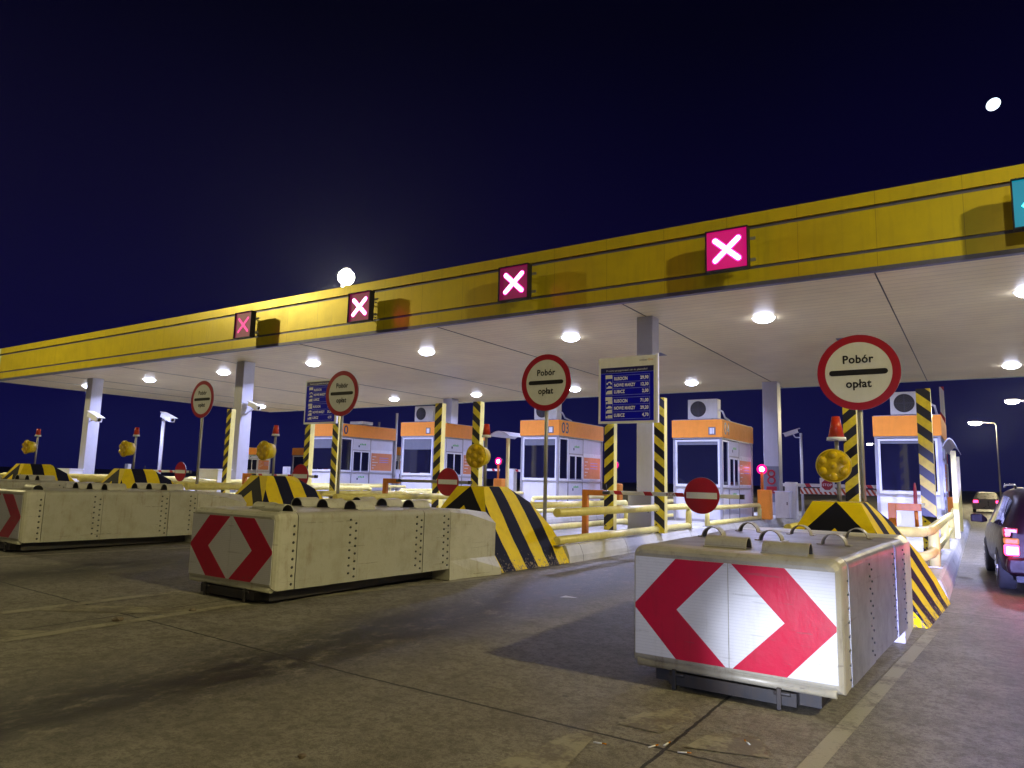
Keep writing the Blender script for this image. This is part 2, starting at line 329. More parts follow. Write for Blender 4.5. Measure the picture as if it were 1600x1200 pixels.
# ------------------------------------------------------------------ mesh helpers
class MB:
    def __init__(s): s.v = []; s.f = []; s.m = []; s.mats = []; s.mi = 0; s.smooth = []
    def mat(s, name):
        if name not in s.mats: s.mats.append(name)
        s.mi = s.mats.index(name); return s
    def add(s, vs, fs, M=None, smooth=False):
        o = len(s.v)
        s.v += [tuple(M @ Vector(v)) if M else tuple(v) for v in vs]
        for f in fs: s.f.append([i+o for i in f]); s.m.append(s.mi); s.smooth.append(smooth)
        return s
    def box(s, x0, x1, y0, y1, z0, z1, M=None):
        vs = [(x0,y0,z0),(x1,y0,z0),(x1,y1,z0),(x0,y1,z0),(x0,y0,z1),(x1,y0,z1),(x1,y1,z1),(x0,y1,z1)]
        return s.add(vs, [(0,3,2,1),(4,5,6,7),(0,1,5,4),(1,2,6,5),(2,3,7,6),(3,0,4,7)], M)
    def prism(s, pts, a0, a1, axis='y', M=None):
        """polygon in the plane across `axis`, extruded along it"""
        n = len(pts)
        def P(p, a): return {'y': (p[0], a, p[1]), 'x': (a, p[0], p[1]), 'z': (p[0], p[1], a)}[axis]
        vs = [P(p, a0) for p in pts] + [P(p, a1) for p in pts]
        fs = [tuple(range(n)), tuple(range(2*n-1, n-1, -1))] + [(i, i+n, (i+1) % n+n, (i+1) % n) for i in range(n)]
        return s.add(vs, fs, M)
    def loft(s, rings, cap=True, closed=True, smooth=False, M=None):
        n = len(rings[0]); vs = [p for r in rings for p in r]; fs = []
        for k in range(len(rings)-1):
            for i in range(n if closed else n-1):
                j = (i+1) % n; fs.append((k*n+i, k*n+j, (k+1)*n+j, (k+1)*n+i))
        s.add(vs, fs, M, smooth)
        if cap:
            s.add(rings[0], [tuple(range(n))[::-1]], M); s.add(rings[-1], [tuple(range(n))], M)
        return s
    def tube(s, path, r, n=12, cap=True, M=None):
        P = [Vector(p) for p in path]; rings = []
        rs = r if isinstance(r, (list, tuple)) else [r]*len(P)
        for i, p in enumerate(P):
            if i == 0: t = P[1]-p
            elif i == len(P)-1: t = p-P[i-1]
            else: t = (P[i+1]-p).normalized()+(p-P[i-1]).normalized()
            t.normalize(); a = Vector((0, 0, 1)) if abs(t.z) < 0.9 else Vector((1, 0, 0))
            u = t.cross(a).normalized(); w_ = u.cross(t)
            if 0 < i < len(P)-1:
                cs = max(0.5, (P[i+1]-p).normalized().dot(t)); 
            else: cs = 1
            rings.append([tuple(p+(u*math.cos(2*math.pi*k/n)+w_*math.sin(2*math.pi*k/n))*rs[i]) for k in range(n)])
        return s.loft(rings, cap, True, True, M)
    def disc(s, c, r, thick, n=48, axis='y', M=None, rin=0.0, rx=1.0):
        cx, cy, cz = c
        def P(a, rr, d):
            u, v = math.cos(a)*rr*rx, math.sin(a)*rr
            return {'y': (cx+u, cy+d, cz+v), 'x': (cx+d, cy+u, cz+v), 'z': (cx+u, cy+v, cz+d)}[axis]
        A = [2*math.pi*k/n for k in range(n)]
        if rin > 0:
            rings = [[P(a, rin, 0) for a in A], [P(a, r, 0) for a in A], [P(a, r, thick) for a in A], [P(a, rin, thick) for a in A], [P(a, rin, 0) for a in A]]
            return s.loft(rings, False, True, False, M)
        return s.loft([[P(a, r, 0) for a in A], [P(a, r, thick) for a in A]], True, True, False, M)
    def halfpipe(s, c, r, L, axis, th=0.008, n=14, M=None):
        """arched sheet, open at both ends, its axis along x or y"""
        out = []
        A = [math.pi*k/n for k in range(n+1)]
        def ring(d):
            prof = [(math.cos(a)*r, math.sin(a)*r) for a in A] + [(math.cos(a)*(r-th), math.sin(a)*(r-th)) for a in reversed(A)]
            return [(c[0]+d, c[1]+u, c[2]+v) if axis == 'x' else (c[0]+u, c[1]+d, c[2]+v) for u, v in prof]
        s.loft([ring(0), ring(L)], True, True, False, M)
        # dark lining: the shade inside the pipe put into its colour
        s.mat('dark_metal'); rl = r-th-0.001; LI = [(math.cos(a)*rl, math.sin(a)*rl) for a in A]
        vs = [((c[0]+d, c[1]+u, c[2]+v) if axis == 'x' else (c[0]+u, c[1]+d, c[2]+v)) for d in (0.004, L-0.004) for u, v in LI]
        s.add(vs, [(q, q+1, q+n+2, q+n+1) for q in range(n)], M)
        s.mat(s.mats[0])
        # base flanges
        for sg in (-1, 1):
            a, b_ = sorted((sg*(r-0.004), sg*(r+0.035)))
            if axis == 'x': s.box(c[0], c[0]+L, c[1]+a, c[1]+b_, c[2]-0.001, c[2]+0.008, M)
            else: s.box(c[0]+a, c[0]+b_, c[1], c[1]+L, c[2]-0.001, c[2]+0.008, M)
        return s
    def text(s, string, size, x, z, y, align='LEFT', depth=0.004, M=None, sx=1.0, bold=0.0):
        vs, fs = text_geo(string, size, align, bold)
        return s.add([(x+a*sx, y, z+b_) for a, b_ in vs], fs, M)
    def build(s, name, parent=None, loc=None, bevel=0.0, seg=2, default=None):
        me = bpy.data.meshes.new(name); me.from_pydata(s.v, [], s.f)
        for mname in (s.mats or [default]): me.materials.append(MATS[mname])
        me.polygons.foreach_set('material_index', s.m); me.polygons.foreach_set('use_smooth', s.smooth)
        bm = bmesh.new(); bm.from_mesh(me); bmesh.ops.remove_doubles(bm, verts=bm.verts, dist=1e-5)
        try: bmesh.ops.recalc_face_normals(bm, faces=bm.faces)
        except Exception: pass
        bm.to_mesh(me); bm.free(); me.update()
        o = bpy.data.objects.new(name, me); COL.objects.link(o)
        if parent: o.parent = parent
        if loc: o.location = loc
        if bevel:
            md = o.modifiers.new('bevel', 'BEVEL'); md.width = bevel; md.segments = seg; md.limit_method = 'ANGLE'; md.angle_limit = R(40)
        return o
_tcache = {}
def text_geo(string, size, align, bold=0.0):
    key = (string, size, align, bold)
    if key in _tcache: return _tcache[key]
    cu = bpy.data.curves.new('t', 'FONT'); cu.body = string; cu.size = size; cu.align_x = align; cu.resolution_u = 4; cu.offset = bold; cu.space_character = 1.08
    ob = bpy.data.objects.new('t', cu); COL.objects.link(ob)
    dg = bpy.context.evaluated_depsgraph_get(); me = bpy.data.meshes.new_from_object(ob.evaluated_get(dg))
    vs = [(v.co.x, v.co.y) for v in me.vertices]; fs = [tuple(p.vertices) for p in me.polygons]
    bpy.data.objects.remove(ob); bpy.data.curves.remove(cu); bpy.data.meshes.remove(me)
    _tcache[key] = (vs, fs); return vs, fs
def thing(name, label, cat, loc=(0, 0, 0), group=None, rotz=0.0):
    o = bpy.data.objects.new(name, None); COL.objects.link(o); o.location = loc; o.rotation_euler = (0, 0, rotz); o.empty_display_size = 0.2
    o['label'] = label; o['category'] = cat
    if group: o['group'] = group
    return o
def tag(o, label, cat, group=None):
    o['label'] = label; o['category'] = cat
    if group: o['group'] = group
    return o
def structure(o): o['kind'] = 'structure'; return o
def copy_tree(o, parent=None):
    c = o.copy(); COL.objects.link(c)
    if parent: c.parent = parent
    for ch in [k for k in bpy.data.objects if k.parent == o and k != c]: copy_tree(ch, c)
    return c

# ------------------------------------------------------------------ layout
def G(x): return max(0.0, min(0.30, (-x-4.0)*0.0135))       # the apron rises gently to the left
ISL = [-1.55, -7.35, -13.05, -18.75, -24.45, -30.15, -35.9, -41.6, 4.2]
GZ = [G(c) for c in ISL]
ORD = ['rightmost', 'second', 'third', 'fourth', 'fifth', 'sixth', 'seventh']
def isl(i): return 'the rightmost toll island' if i == 0 else 'the %s toll island from the right' % ORD[i]

# ground sheet with the cross fall, reaching the horizon
xs = [-3000, -600, -150, -80, -40, -26.2, -20, -14, -9, -4.0, 2, 10, 30, 100, 600, 3000]; ys = [-600, -60, -10, 0, 10, 20, 40, 70, 150, 600, 4000]
g = MB().mat('apron')
g.add([(x, y, G(x)) for y in ys for x in xs], [(j*len(xs)+i, j*len(xs)+i+1, (j+1)*len(xs)+i+1, (j+1)*len(xs)+i) for j in range(len(ys)-1) for i in range(len(xs)-1)])
structure(g.build('ground'))

# painted lines and worn hatching around the island noses
def quad_on_ground(mb, pts, dz=0.004):
    mb.add([(x, y, G(x)+dz) for x, y in pts], [tuple(range(len(pts)))])
mk = MB().mat('worn_paint')
def strip(mb, x0, y0, x1, y1, wd):
    d = Vector((x1-x0, y1-y0)); n = Vector((-d.y, d.x)).normalized()*wd/2; k = max(2, int(d.length/0.8))
    for i in range(k):
        a = Vector((x0, y0))+d*(i/k); b_ = Vector((x0, y0))+d*((i+1)/k)
        quad_on_ground(mb, [tuple(a-n), tuple(b_-n), tuple(b_+n), tuple(a+n)])
strip(mk, -0.86, 4.1, -0.50, 9.2, 0.11)
for k, c in enumerate(ISL[1:5]):
    strip(mk, c+0.42, -3.0, c+0.38, 5.0, 0.14); strip(mk, c+0.38, 5.0, c+1.12, 9.1, 0.14); strip(mk, c-0.9, -3.0, c-0.8, 5.15, 0.14)
structure(mk.build('road_markings'))
mk2 = MB().mat('very_worn_paint')
for c in ISL[1:4]:
    for y in (0.5, 2.1, 3.55): 
        mk2.add([(x, yy, G(x)+0.0045) for x, yy in ((c-0.76, y), (c+0.30, y+0.75), (c+0.30, y+1.15), (c-0.76, y+0.42))], [(0, 1, 2, 3)])
for pts in ([(-2.28, 3.0), (-1.85, 3.15), (-1.98, 3.95), (-2.12, 4.0)], [(-1.98, 4.28), (-1.7, 4.28), (-1.62, 4.72), (-1.75, 4.86), (-1.93, 4.6)], [(-1.5, 4.15), (-1.05, 4.28), (-1.18, 4.56), (-1.46, 4.42)]):
    quad_on_ground(mk2, pts, 0.0045)
structure(mk2.build('worn_hatching'))

# ------------------------------------------------------------------ traffic islands
for i, c in enumerate(ISL):
    z = G(c); hw = 1.12; y0, y1 = 11.47, 36.0
    mb = MB().mat('island_concrete')
    prof = [(-hw, -0.1), (-hw+0.02, 0.10), (-hw+0.09, 0.27), (-hw+0.13, 0.30), (hw-0.13, 0.30), (hw-0.09, 0.27), (hw-0.02, 0.10), (hw, -0.1)]
    mb.loft([[(c+px, y, z+pz) for px, pz in prof] for y in (y0, y1)] , True, True)
    structure(mb.build('traffic_island'))

# ------------------------------------------------------------------ canopy
CX0, CX1, CY0, CY1, CZ, CT = -42.0, 12.0, 15.3, 32.3, 5.78, 7.43
cn = thing('toll_canopy', 'long flat canopy with yellow fascia and pale ribbed soffit over all toll lanes', 'canopy', (0, 0, 0))
mb = MB().mat('soffit'); mb.box(CX0+0.05, CX1, CY0+0.10, CY1-0.05, CZ+0.02, CZ+0.30); mb.build('soffit', cn)
mb = MB().mat('dark_metal')
for x in (-42.0+3.2, -35.9, -30.1, -24.45, -18.75, -12.85, -7.05, -1.55, 4.2, 9.9): mb.box(x-0.012, x+0.012, CY0+0.12, CY1-0.1, CZ+0.008, CZ+0.019)
mb.build('soffit_seam', cn)
mb = MB().mat('dark_metal'); mb.box(CX0+0.06, CX1, CY0+0.06, CY1-0.06, CZ+0.31, CT-0.06); mb.build('roof_core', cn)
mb = MB().mat('fascia_yellow'); mb.box(CX0+0.72, CX1, CY0-0.03, CY0+0.05, CZ+0.46, CT-0.36)
mb.box(CX0+0.72, CX1, CY0-0.03, CY0+0.05, CZ+0.09, CZ+0.39); mb.box(CX0+0.72, CX1, CY0-0.06, CY0+0.05, CT-0.28, CT); mb.build('fascia', cn)
mb = MB().mat('pale_green_white'); mb.box(CX0, CX0+0.72, CY0-0.03, CY0+0.05, CZ+0.46, CT-0.36)
mb.box(CX0, CX0+0.72, CY0-0.03, CY0+0.05, CZ+0.09, CZ+0.39); mb.box(CX0, CX0+0.72, CY0-0.06, CY0+0.05, CT-0.28, CT)
mb.box(CX0-0.03, CX0+0.05, CY0+0.06, CY1, CZ+0.05, CT); mb.build('end_fascia', cn)
plain('groove_grey', (0.11, 0.11, 0.20), 0.4, 0.3, 0.3)
mb = MB().mat('groove_grey'); mb.box(CX0, CX1, CY0+0.0, CY0+0.055, CZ+0.391, CZ+0.459); mb.box(CX0, CX1, CY0+0.0, CY0+0.055, CT-0.359, CT-0.281)
mb.box(CX0-0.02, CX1, CY0-0.045, CY0+0.10, CZ, CZ+0.088); mb.build('fascia_trim', cn)
mb = MB().mat('pale_green_white'); mb.box(CX0, CX1, CY1-0.04, CY1+0.02, CZ+0.0, CT); mb.build('rear_fascia', cn)
# hinged inspection hatches
for x in (-9.2, -3.3, 1.9): MB().mat('groove_grey').box(x, x+0.55, 22.0, 22.55, CZ+0.012, CZ+0.02).build('ceiling_hatch', cn)

# downlights
def make_downlight(x, y, lit, label):
    t_ = thing('ceiling_light', label, 'ceiling light', (x, y, CZ+0.018), 'round downlights in the canopy soffit')
    a = MB().mat('white_paint'); a.disc((0, 0, -0.008), 0.30, 0.008, 32, 'z', rin=0.27); a.build('rim', t_)
    a = MB().mat('downlight' if lit else 'frame_white'); a.loft([[(0.265*math.sin(R(th))*math.cos(2*math.pi*k/28), 0.265*math.sin(R(th))*math.sin(2*math.pi*k/28), -0.009-0.125*math.cos(R(th))) for k in range(28)] for th in (4, 25, 45, 65, 80, 90)], True, True, True); a.build('lens', t_)
    if lit: lamp('ceiling_light_source', 'AREA', (0, 0, -0.17), DL_E, COOL, parent=t_, shape='DISK', size=0.5, spread=R(150))
    return t_
DL_E = 500
nm = ['far right outside', 'first', 'second', 'third', 'fourth', 'fifth', 'sixth', 'seventh', 'eighth']
for k, x in enumerate(LANES):
    if x < -41: continue
    make_downlight(x, 18.42, True, ('lit round downlight in front soffit row, %s lit lamp counted from the right' % nm[k]) if k else 'lit round downlight in front soffit row beyond the right edge')
    lit = k != 2
    if lit: make_downlight(x, 29.2, True, ('lit round downlight in rear soffit row above %s lane from the right' % nm[k]) if k else 'lit round downlight in rear soffit row beyond the right edge')
    else: make_downlight(x, 29.2, False, 'unlit round downlight in rear soffit row, the only dark one')

# columns
def column(x, y, label, z0, sq=0.42):
    t_ = thing('canopy_column', label, 'column', (x, y, z0), 'steel columns carrying the canopy')
    a = MB().mat('column_paint'); a.box(-sq/2, sq/2, -sq/2, sq/2, 0.02, CZ+0.015-z0); a.build('shaft', t_, bevel=0.02)
    a = MB().mat('galv'); a.box(-sq/2-0.1, sq/2+0.1, -sq/2-0.1, sq/2+0.1, 0.0, 0.03); a.build('base_plate', t_)
column(-7.08, 17.1, 'grey square column rising behind the price board near the middle lane', 0.3+GZ[1], 0.44)
column(-23.85, 17.1, 'grey front column beside striped post, second front column from the left', 0.3+GZ[4], 0.50)
column(-35.35, 17.1, 'grey front column nearest the left end of the canopy', 0.3+GZ[6], 0.52)
column(-7.1, 30.4, 'grey rear column with red poster, right of booth 04', 0.3+GZ[1], 0.60)
column(-24.1, 30.4, 'grey rear column partly hidden behind the booth row, under left soffit', 0.3+GZ[4], 0.60)
column(9.9, 17.1, 'grey front column beyond the right edge', 0.3, 0.6)
# poster on the rear column
t_ = thing('poster', 'red and white notice with rings fixed on the rear column', 'poster', (-7.1, 30.085, 1.75))
a = MB().mat('blind'); a.box(-0.34, 0.30, -0.012, 0, -0.9, 0.55); a.build('backing', t_)
a = MB().mat('sign_red'); a.disc((0, -0.022, 0.25), 0.16, 0.008, 24, rin=0.09); a.disc((0, -0.022, -0.03), 0.17, 0.008, 24, rin=0.1); a.box(-0.2, 0.2, -0.022, -0.014, -0.55, -0.27); a.build('ring', t_)
# pedestals
def cabinet(x, y, z, wd, dp, h, label, mat='column_paint'):
    t_ = thing('cabinet', label, 'cabinet', (x, y, z), 'equipment cabinets on the islands')
    a = MB().mat(mat); a.box(-wd/2, wd/2, -dp/2, dp/2, 0.0, h); a.build('body', t_, bevel=0.015)
    a = MB().mat('frame_white'); a.box(-wd/2-0.03, wd/2+0.03, -dp/2-0.03, dp/2+0.03, h+0.001, h+0.03); a.build('lid', t_)
    a = MB().mat('dark_metal'); a.box(wd/2-0.09, wd/2-0.06, -dp/2-0.02, -dp/2-0.001, h*0.5, h*0.62); a.build('handle', t_)
cabinet(-6.98, 16.55, 0.3+GZ[1], 0.62, 0.45, 0.88, 'plain grey cabinet at the foot of the column behind the price board')
cabinet(-24.0, 16.2, 0.3+GZ[4], 1.25, 0.55, 1.0, 'white cabinet at the foot of the second front column from the left', 'white_paint')
cabinet(-35.6, 16.4, 0.3+GZ[6], 1.6, 0.6, 0.85, 'white low cabinet at the foot of the leftmost column', 'white_paint')
cabinet(-6.1, 27.6, 0.3+GZ[1], 0.5, 0.5, 0.95, 'white cabinet beside the far STOP barrier', 'white_paint')

# ------------------------------------------------------------------ lane signals on the fascia
def signal(x, kind, label):
    t_ = thing('lane_signal', label, 'lane signal', (x*0.966, 14.75, 6.52), 'square lane signals on the yellow fascia')
    h = 0.455
    a = MB().mat('black'); a.box(-h, h, 0, 0.14, -h, h); a.box(-h, -h+0.02, -0.06, 0, -h, h); a.box(h-0.02, h, -0.06, 0, -h, h); a.box(-h+0.021, h-0.021, -0.06, 0, h-0.02, h); a.box(-h+0.021, h-0.021, -0.06, 0, -h, -h+0.02); a.build('housing', t_)
    fm = 'led_cyan_face' if kind == 'green' else 'led_face' if x > -5 else 'led_face_dim'
    a = MB().mat(fm); a.box(-h+0.022, h-0.022, -0.008, -0.002, -h+0.022, h-0.022); a.build('face', t_)
    def bar(mb, mname, L, wd, ang, y):
        M = Matrix.Translation((0, y, 0)) @ Matrix.Rotation(R(ang), 4, 'Y'); c0 = wd/2
        pts = [(-L+c0*math.cos(q)-0.0, c0*math.sin(q)) for q in [math.pi/2+math.pi*k/6 for k in range(7)]]
        pts = [(p[0]+c0, p[1]) for p in pts]; pts2 = [(-p[0], -p[1]) for p in pts]
        mb.mat(mname); mb.prism(pts+pts2, 0, 0.003, 'y', M)
    a = MB()
    if kind == 'green':
        for y, nme, wd in ((-0.014, 'led_cyan_face', 0.20), (-0.020, 'led_cyan', 0.12)):
            a.mat(nme); q = wd/2
            a.prism([(-q, 0.36), (q, 0.36), (q, -0.1), (0.24, 0.05), (0.32, -0.05), (0, -0.38), (-0.32, -0.05), (-0.24, 0.05), (-q, -0.1)], y, y+0.003)
    else:
        k = kind == 'dim'
        for j, ang in enumerate((42, -42)):
            if not k: bar(a, 'led_pink', 0.41, 0.155, ang, -0.014-0.0006*j)
            bar(a, 'led_dim' if k else 'led_white', 0.38, 0.095, ang, -0.020-0.0006*j)
    a.build('led_symbol', t_)
    lamp('signal_glow', 'POINT', (0, -0.45, 0), 9 if kind != 'dim' else 2, (0.0, 0.7, 1.0) if kind == 'green' else (1.0, 0.02, 0.25), parent=t_, shadow_soft_size=0.25)
    a = MB().mat('galv')
    for zz in (-0.25, 0.22): a.tube([(0.2, 0.14, zz), (0.2, 0.50, zz)], 0.02, 8); a.tube([(-0.2, 0.14, zz), (-0.2, 0.50, zz)], 0.02, 8); a.box(-0.3, 0.56, 0.16, 0.19, zz-0.03, zz+0.03)
    a.build('bracket', t_)
signal(-4.45, 'red', 'glowing red X lane signal, the rightmost and largest one')
signal(-10.12, 'red', 'glowing red X lane signal, second X from the right on the fascia')
signal(-15.85, 'red', 'glowing red X lane signal below the bright mast lamp')
signal(-21.6, 'dim', 'dim pink X lane signal, the leftmost on the fascia')
signal(1.22, 'green', 'cyan green lit arrow signal cut by the right edge')

# ------------------------------------------------------------------ crash cushions
def cushion(i, c, y0, zo, hw, label, zt=1.02):
    t_ = thing('crash_cushion', label, 'crash cushion', (c, y0, G(c)), 'white crash cushions at the island noses')
    S = [0.0, 0.30, 1.22, 2.40, 2.95]                     # bay joints measured from the nose
    W = [hw, hw, hw+0.04, hw+0.10, hw+0.13]
    def sect(y, wd, z0, z1, r=0.07, k=5):
        p = [(-wd, z0)]
        p += [(-wd+r-r*math.cos(math.pi/2*q/k), z1-r+r*math.sin(math.pi/2*q/k)) for q in range(k+1)]
        p += [(wd-r+r*math.sin(math.pi/2*q/k), z1-r+r*math.cos(math.pi/2*q/k)) for q in range(k+1)]
        p += [(wd, z0)]
        return [(a, y, b_) for a, b_ in p]
    def rivets(a, k):                                     # staggered double row before the joint k
        for r_ in range(2 if k > 1 else 1):
            for q in range(8):
                z = zo+0.06+(zt-zo-0.16)*(q+0.5*r_)/7.6
                y = S[k]-(0.05+0.09*r_) if k > 1 else S[k]-0.05
                f = (y-S[k-1])/(S[k]-S[k-1]); wx = W[k-1]+(W[k]-W[k-1])*f+0.006*((k-1) % 2)
                for sg in (-1, 1):
                    x0, x1 = sorted((sg*(wx-0.002), sg*(wx+0.009)))
                    a.mat('rivet'); a.disc((x0, y, z), 0.0085 if not i else 0.014 if k > 1 else 0.017, x1-x0, 8, 'x')
    # nose: rounded shell
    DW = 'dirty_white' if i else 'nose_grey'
    a = MB().mat(DW)
    rr = []
    for y, ins in ((0.0, 0.055), (0.012, 0.03), (0.04, 0.008), (0.075, 0.0), (S[1], 0.0)):
        rr.append(sect(y, hw-ins, zo+ins, zt-ins))
    a.loft(rr, True, True); rivets(a, 1); a.build('nose', t_, bevel=0.004, seg=1)
    # rolled lip under the nose
    a = MB().mat(DW); a.tube([(-hw+0.05, 0.03, zo+0.012), (hw-0.05, 0.03, zo+0.012)], 0.035, 10); a.build('lip', t_)
    for k in range(1, 4):
        a = MB().mat('cushion_side' if i else 'cushion_side_grey')
        e0 = 0.006*(k % 2)
        a.loft([sect(S[k]+0.004, W[k]+e0, zo, zt-0.004*k), sect(S[k+1]-0.004, W[k+1]+e0, zo, zt-0.004*k)], True, True); rivets(a, k+1); a.build('bay', t_)
    # steel rear piece bolted in front of the striped block, flared at the foot
    a = MB().mat('dirty_white')
    def rear(y, wd, zt_, ch, foot):
        p = [(-wd-foot, 0.0), (-wd-foot*0.9, 0.10), (-wd, 0.27), (-wd, zt_-ch), (-wd+ch*1.2, zt_), (wd-ch*1.2, zt_), (wd, zt_-ch), (wd, 0.27), (wd+foot*0.9, 0.10), (wd+foot, 0.0)]
        return [(q[0], y, q[1]) for q in p]
    if i: a.loft([rear(2.956, W[4]+0.004, zt-0.01, 0.05, 0.015), rear(3.4, W[4]+0.02, zt-0.03, 0.07, 0.04), rear(4.02, W[4]+0.06, zt-0.09, 0.16, 0.13)], True, True)
    else: a.loft([rear(2.956, W[4]-0.02, zt-0.01, 0.05, 0.0), rear(3.98, W[4]-0.02, zt-0.03, 0.07, 0.0)], True, True)
    a.build('rear_transition', t_)
    # marker panels on the nose
    y = -0.006; zc = (zt+zo)/2-0.005; hh = (zt-zo)/2-0.075; ww = hw-0.035
    a = MB().mat('marker_white'); a.box(-ww, -0.003, y, y+0.004, zc-hh, zc+hh); a.box(0.003, ww, y, y+0.004, zc-hh, zc+hh); a.build('marker_panel', t_)
    a = MB().mat('marker_red')
    for sg in (-1, 1):
        P = [(0.035, 1), (0.55, 1), (1.0, 0.03), (1.0, -0.06), (0.55, -1), (0.035, -1), (0.54, -0.02)]
        a.prism([(sg*u*ww, zc+v*hh) for u, v in P], y-0.0022, y-0.0002, 'y')
    a.build('red_chevron', t_)
    # arched handles
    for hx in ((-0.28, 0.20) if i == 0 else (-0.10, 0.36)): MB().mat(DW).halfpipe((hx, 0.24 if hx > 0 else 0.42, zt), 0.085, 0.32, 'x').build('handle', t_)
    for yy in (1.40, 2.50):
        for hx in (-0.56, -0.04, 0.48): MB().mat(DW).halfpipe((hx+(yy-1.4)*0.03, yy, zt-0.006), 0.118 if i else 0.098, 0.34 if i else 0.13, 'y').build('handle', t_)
    # undercarriage
    a = MB().mat('dark_metal'); a.box(-hw+0.16, hw-0.16, 0.10, 2.94, 0.03, zo-0.004); a.box(-hw+0.30, hw-0.30, 0.0, 0.10, 0.035, zo-0.03); a.build('ground_rail', t_)
    for hx in (-0.42, 0.32):
        a = MB().mat('dark_metal'); a.box(hx, hx+0.03, -0.02, 0.02, 0.004, zo-0.005); a.tube([(hx-0.02, 0.0, zo-0.04), (hx+0.09, 0.0, zo-0.04)], 0.016, 8); a.build('anchor_lug', t_, bevel=0.004)
cushion(0, -1.55, 5.22, 0.15, 0.745, 'nearest white crash cushion, its face brightly lit by headlights')
cushion(1, -7.36, 5.25, 0.16, 0.80, 'dirty white crash cushion in the middle, with complete red arrows on its nose')
cushion(2, -13.62, 5.30, 0.16, 0.80, 'dirty white crash cushion cut by the left edge of the photo', 1.0)
cushion(3, -18.95, 5.35, 0.16, 0.80, 'farthest crash cushion at the left edge, mostly hidden by the nearer one', 1.0)

# ------------------------------------------------------------------ striped concrete blocks
BL = [('black and yellow block behind the nearest crash cushion'), ('large black and yellow block right of the middle crash cushion'), ('black and yellow block just left above the middle crash cushion'),
      ('black and yellow block under the fourth beacon, showing above the left cushion'), ('leftmost black and yellow block at the left edge')]
for i in range(5):
    c = ISL[i]
    half = [(0.28, 1.32, 9.90), (0.42, 1.06, 9.76), (0.62, 0.62, 9.53), (0.80, 0.30, 9.36), (1.0, 0.0, 9.20)]
    back = [(0.27, 1.32, 10.62), (0.52, 1.05, 11.02), (0.82, 0.62, 11.28), (1.0, 0.30, 11.36), (1.135, 0.0, 11.42)]
    mid = [(0.28, 1.32, 10.30), (0.47, 1.06, 10.40), (0.72, 0.62, 10.44), (0.90, 0.30, 10.45), (1.075, 0.0, 10.45)]
    end = [(0.15, 0.75, 11.42), (0.35, 0.70, 11.47), (0.70, 0.45, 11.52), (0.9, 0.25, 11.55), (1.02, 0.0, 11.58)]
    def ring(h): return [(-x, y, z) for x, z, y in reversed(h)] + [(x, y, z) for x, z, y in h]
    mb = MB().mat('block_stripes'); mb.loft([ring(half), ring(mid), ring(back), ring(end)], True, True)
    o = mb.build('impact_block', None, (c, 0, GZ[i]))
    tag(o, BL[i], 'concrete block', 'striped concrete blocks heading the islands')

# ------------------------------------------------------------------ amber beacons on the blocks
BX = [(-1.57, 1.78), (-7.28, 1.84), (-13.02, 1.86), (-18.70, 1.84), (-24.30, 1.83)]
BN = ['large amber lens beacon below the nearest Pobór opłat sign', 'amber lens beacon standing on the block right of the middle cushion', 'amber beacon with red cap left of the first two-post price board',
      'amber beacon with red cap left of the slender camera pole', 'amber beacon with red cap at the left edge']
for i in range(5):
    x, z = BX[i]; y = 9.93
    t_ = thing('warning_beacon', BN[i], 'beacon', (x, y, GZ[i]), 'amber warning beacons on the blocks')
    a = MB().mat('yellow' if i else 'yellow'); r = 0.215
    a.tube([(0, 0.02, z), (0, 0.22, z)], [r*0.92, r*0.74], 28); a.disc((0, -0.004, z), r, 0.03, 40, 'y'); a.build('housing', t_)
    a = MB().mat('amber_lens')
    rings = [[(r*0.94*q*math.cos(2*math.pi*k/36), -0.006-0.035*math.sqrt(max(0, 1-q*q)), z+r*0.94*q*math.sin(2*math.pi*k/36)) for k in range(36)] for q in (1.0, 0.8, 0.5, 0.05)]
    a.loft(rings, True, True, True)
    for px, pz in ((0, 0), (0.5, 0.28), (-0.5, 0.28), (0, 0.58), (0.5, -0.3), (-0.5, -0.3), (0, -0.6)):
        cx_, cz_, rb = px*r*1.15, pz*r*1.1, r*0.27
        rings = [[(cx_+rb*q*math.cos(2*math.pi*k/16), -0.030-0.032*(1-q*q), z+cz_+rb*q*math.sin(2*math.pi*k/16)) for k in range(16)] for q in (1.0, 0.75, 0.45, 0.05)]
        a.loft(rings, True, True, True)
    a.build('lens', t_)
    a = MB().mat('galv'); a.tube([(0.02 if i == 0 else 0.0, 0.30, 1.0), (0, 0.30, z+0.36)], 0.026, 10); a.tube([(0, 0.2, z), (0, 0.30, z)], 0.05, 10); a.build('post', t_)
    a = MB().mat('red_plastic'); a.tube([(0, 0.30, z+0.385), (0, 0.30, z+(0.66 if i == 0 else 0.575))], [0.10, 0.05] if i == 0 else [0.072, 0.05], 16); a.build('red_cap', t_)
    a = MB().mat('frame_white'); a.tube([(0, 0.30, z+0.34), (0, 0.30, z+0.384)], [0.125, 0.118] if i == 0 else [0.085, 0.08], 16); a.build('collar', t_)
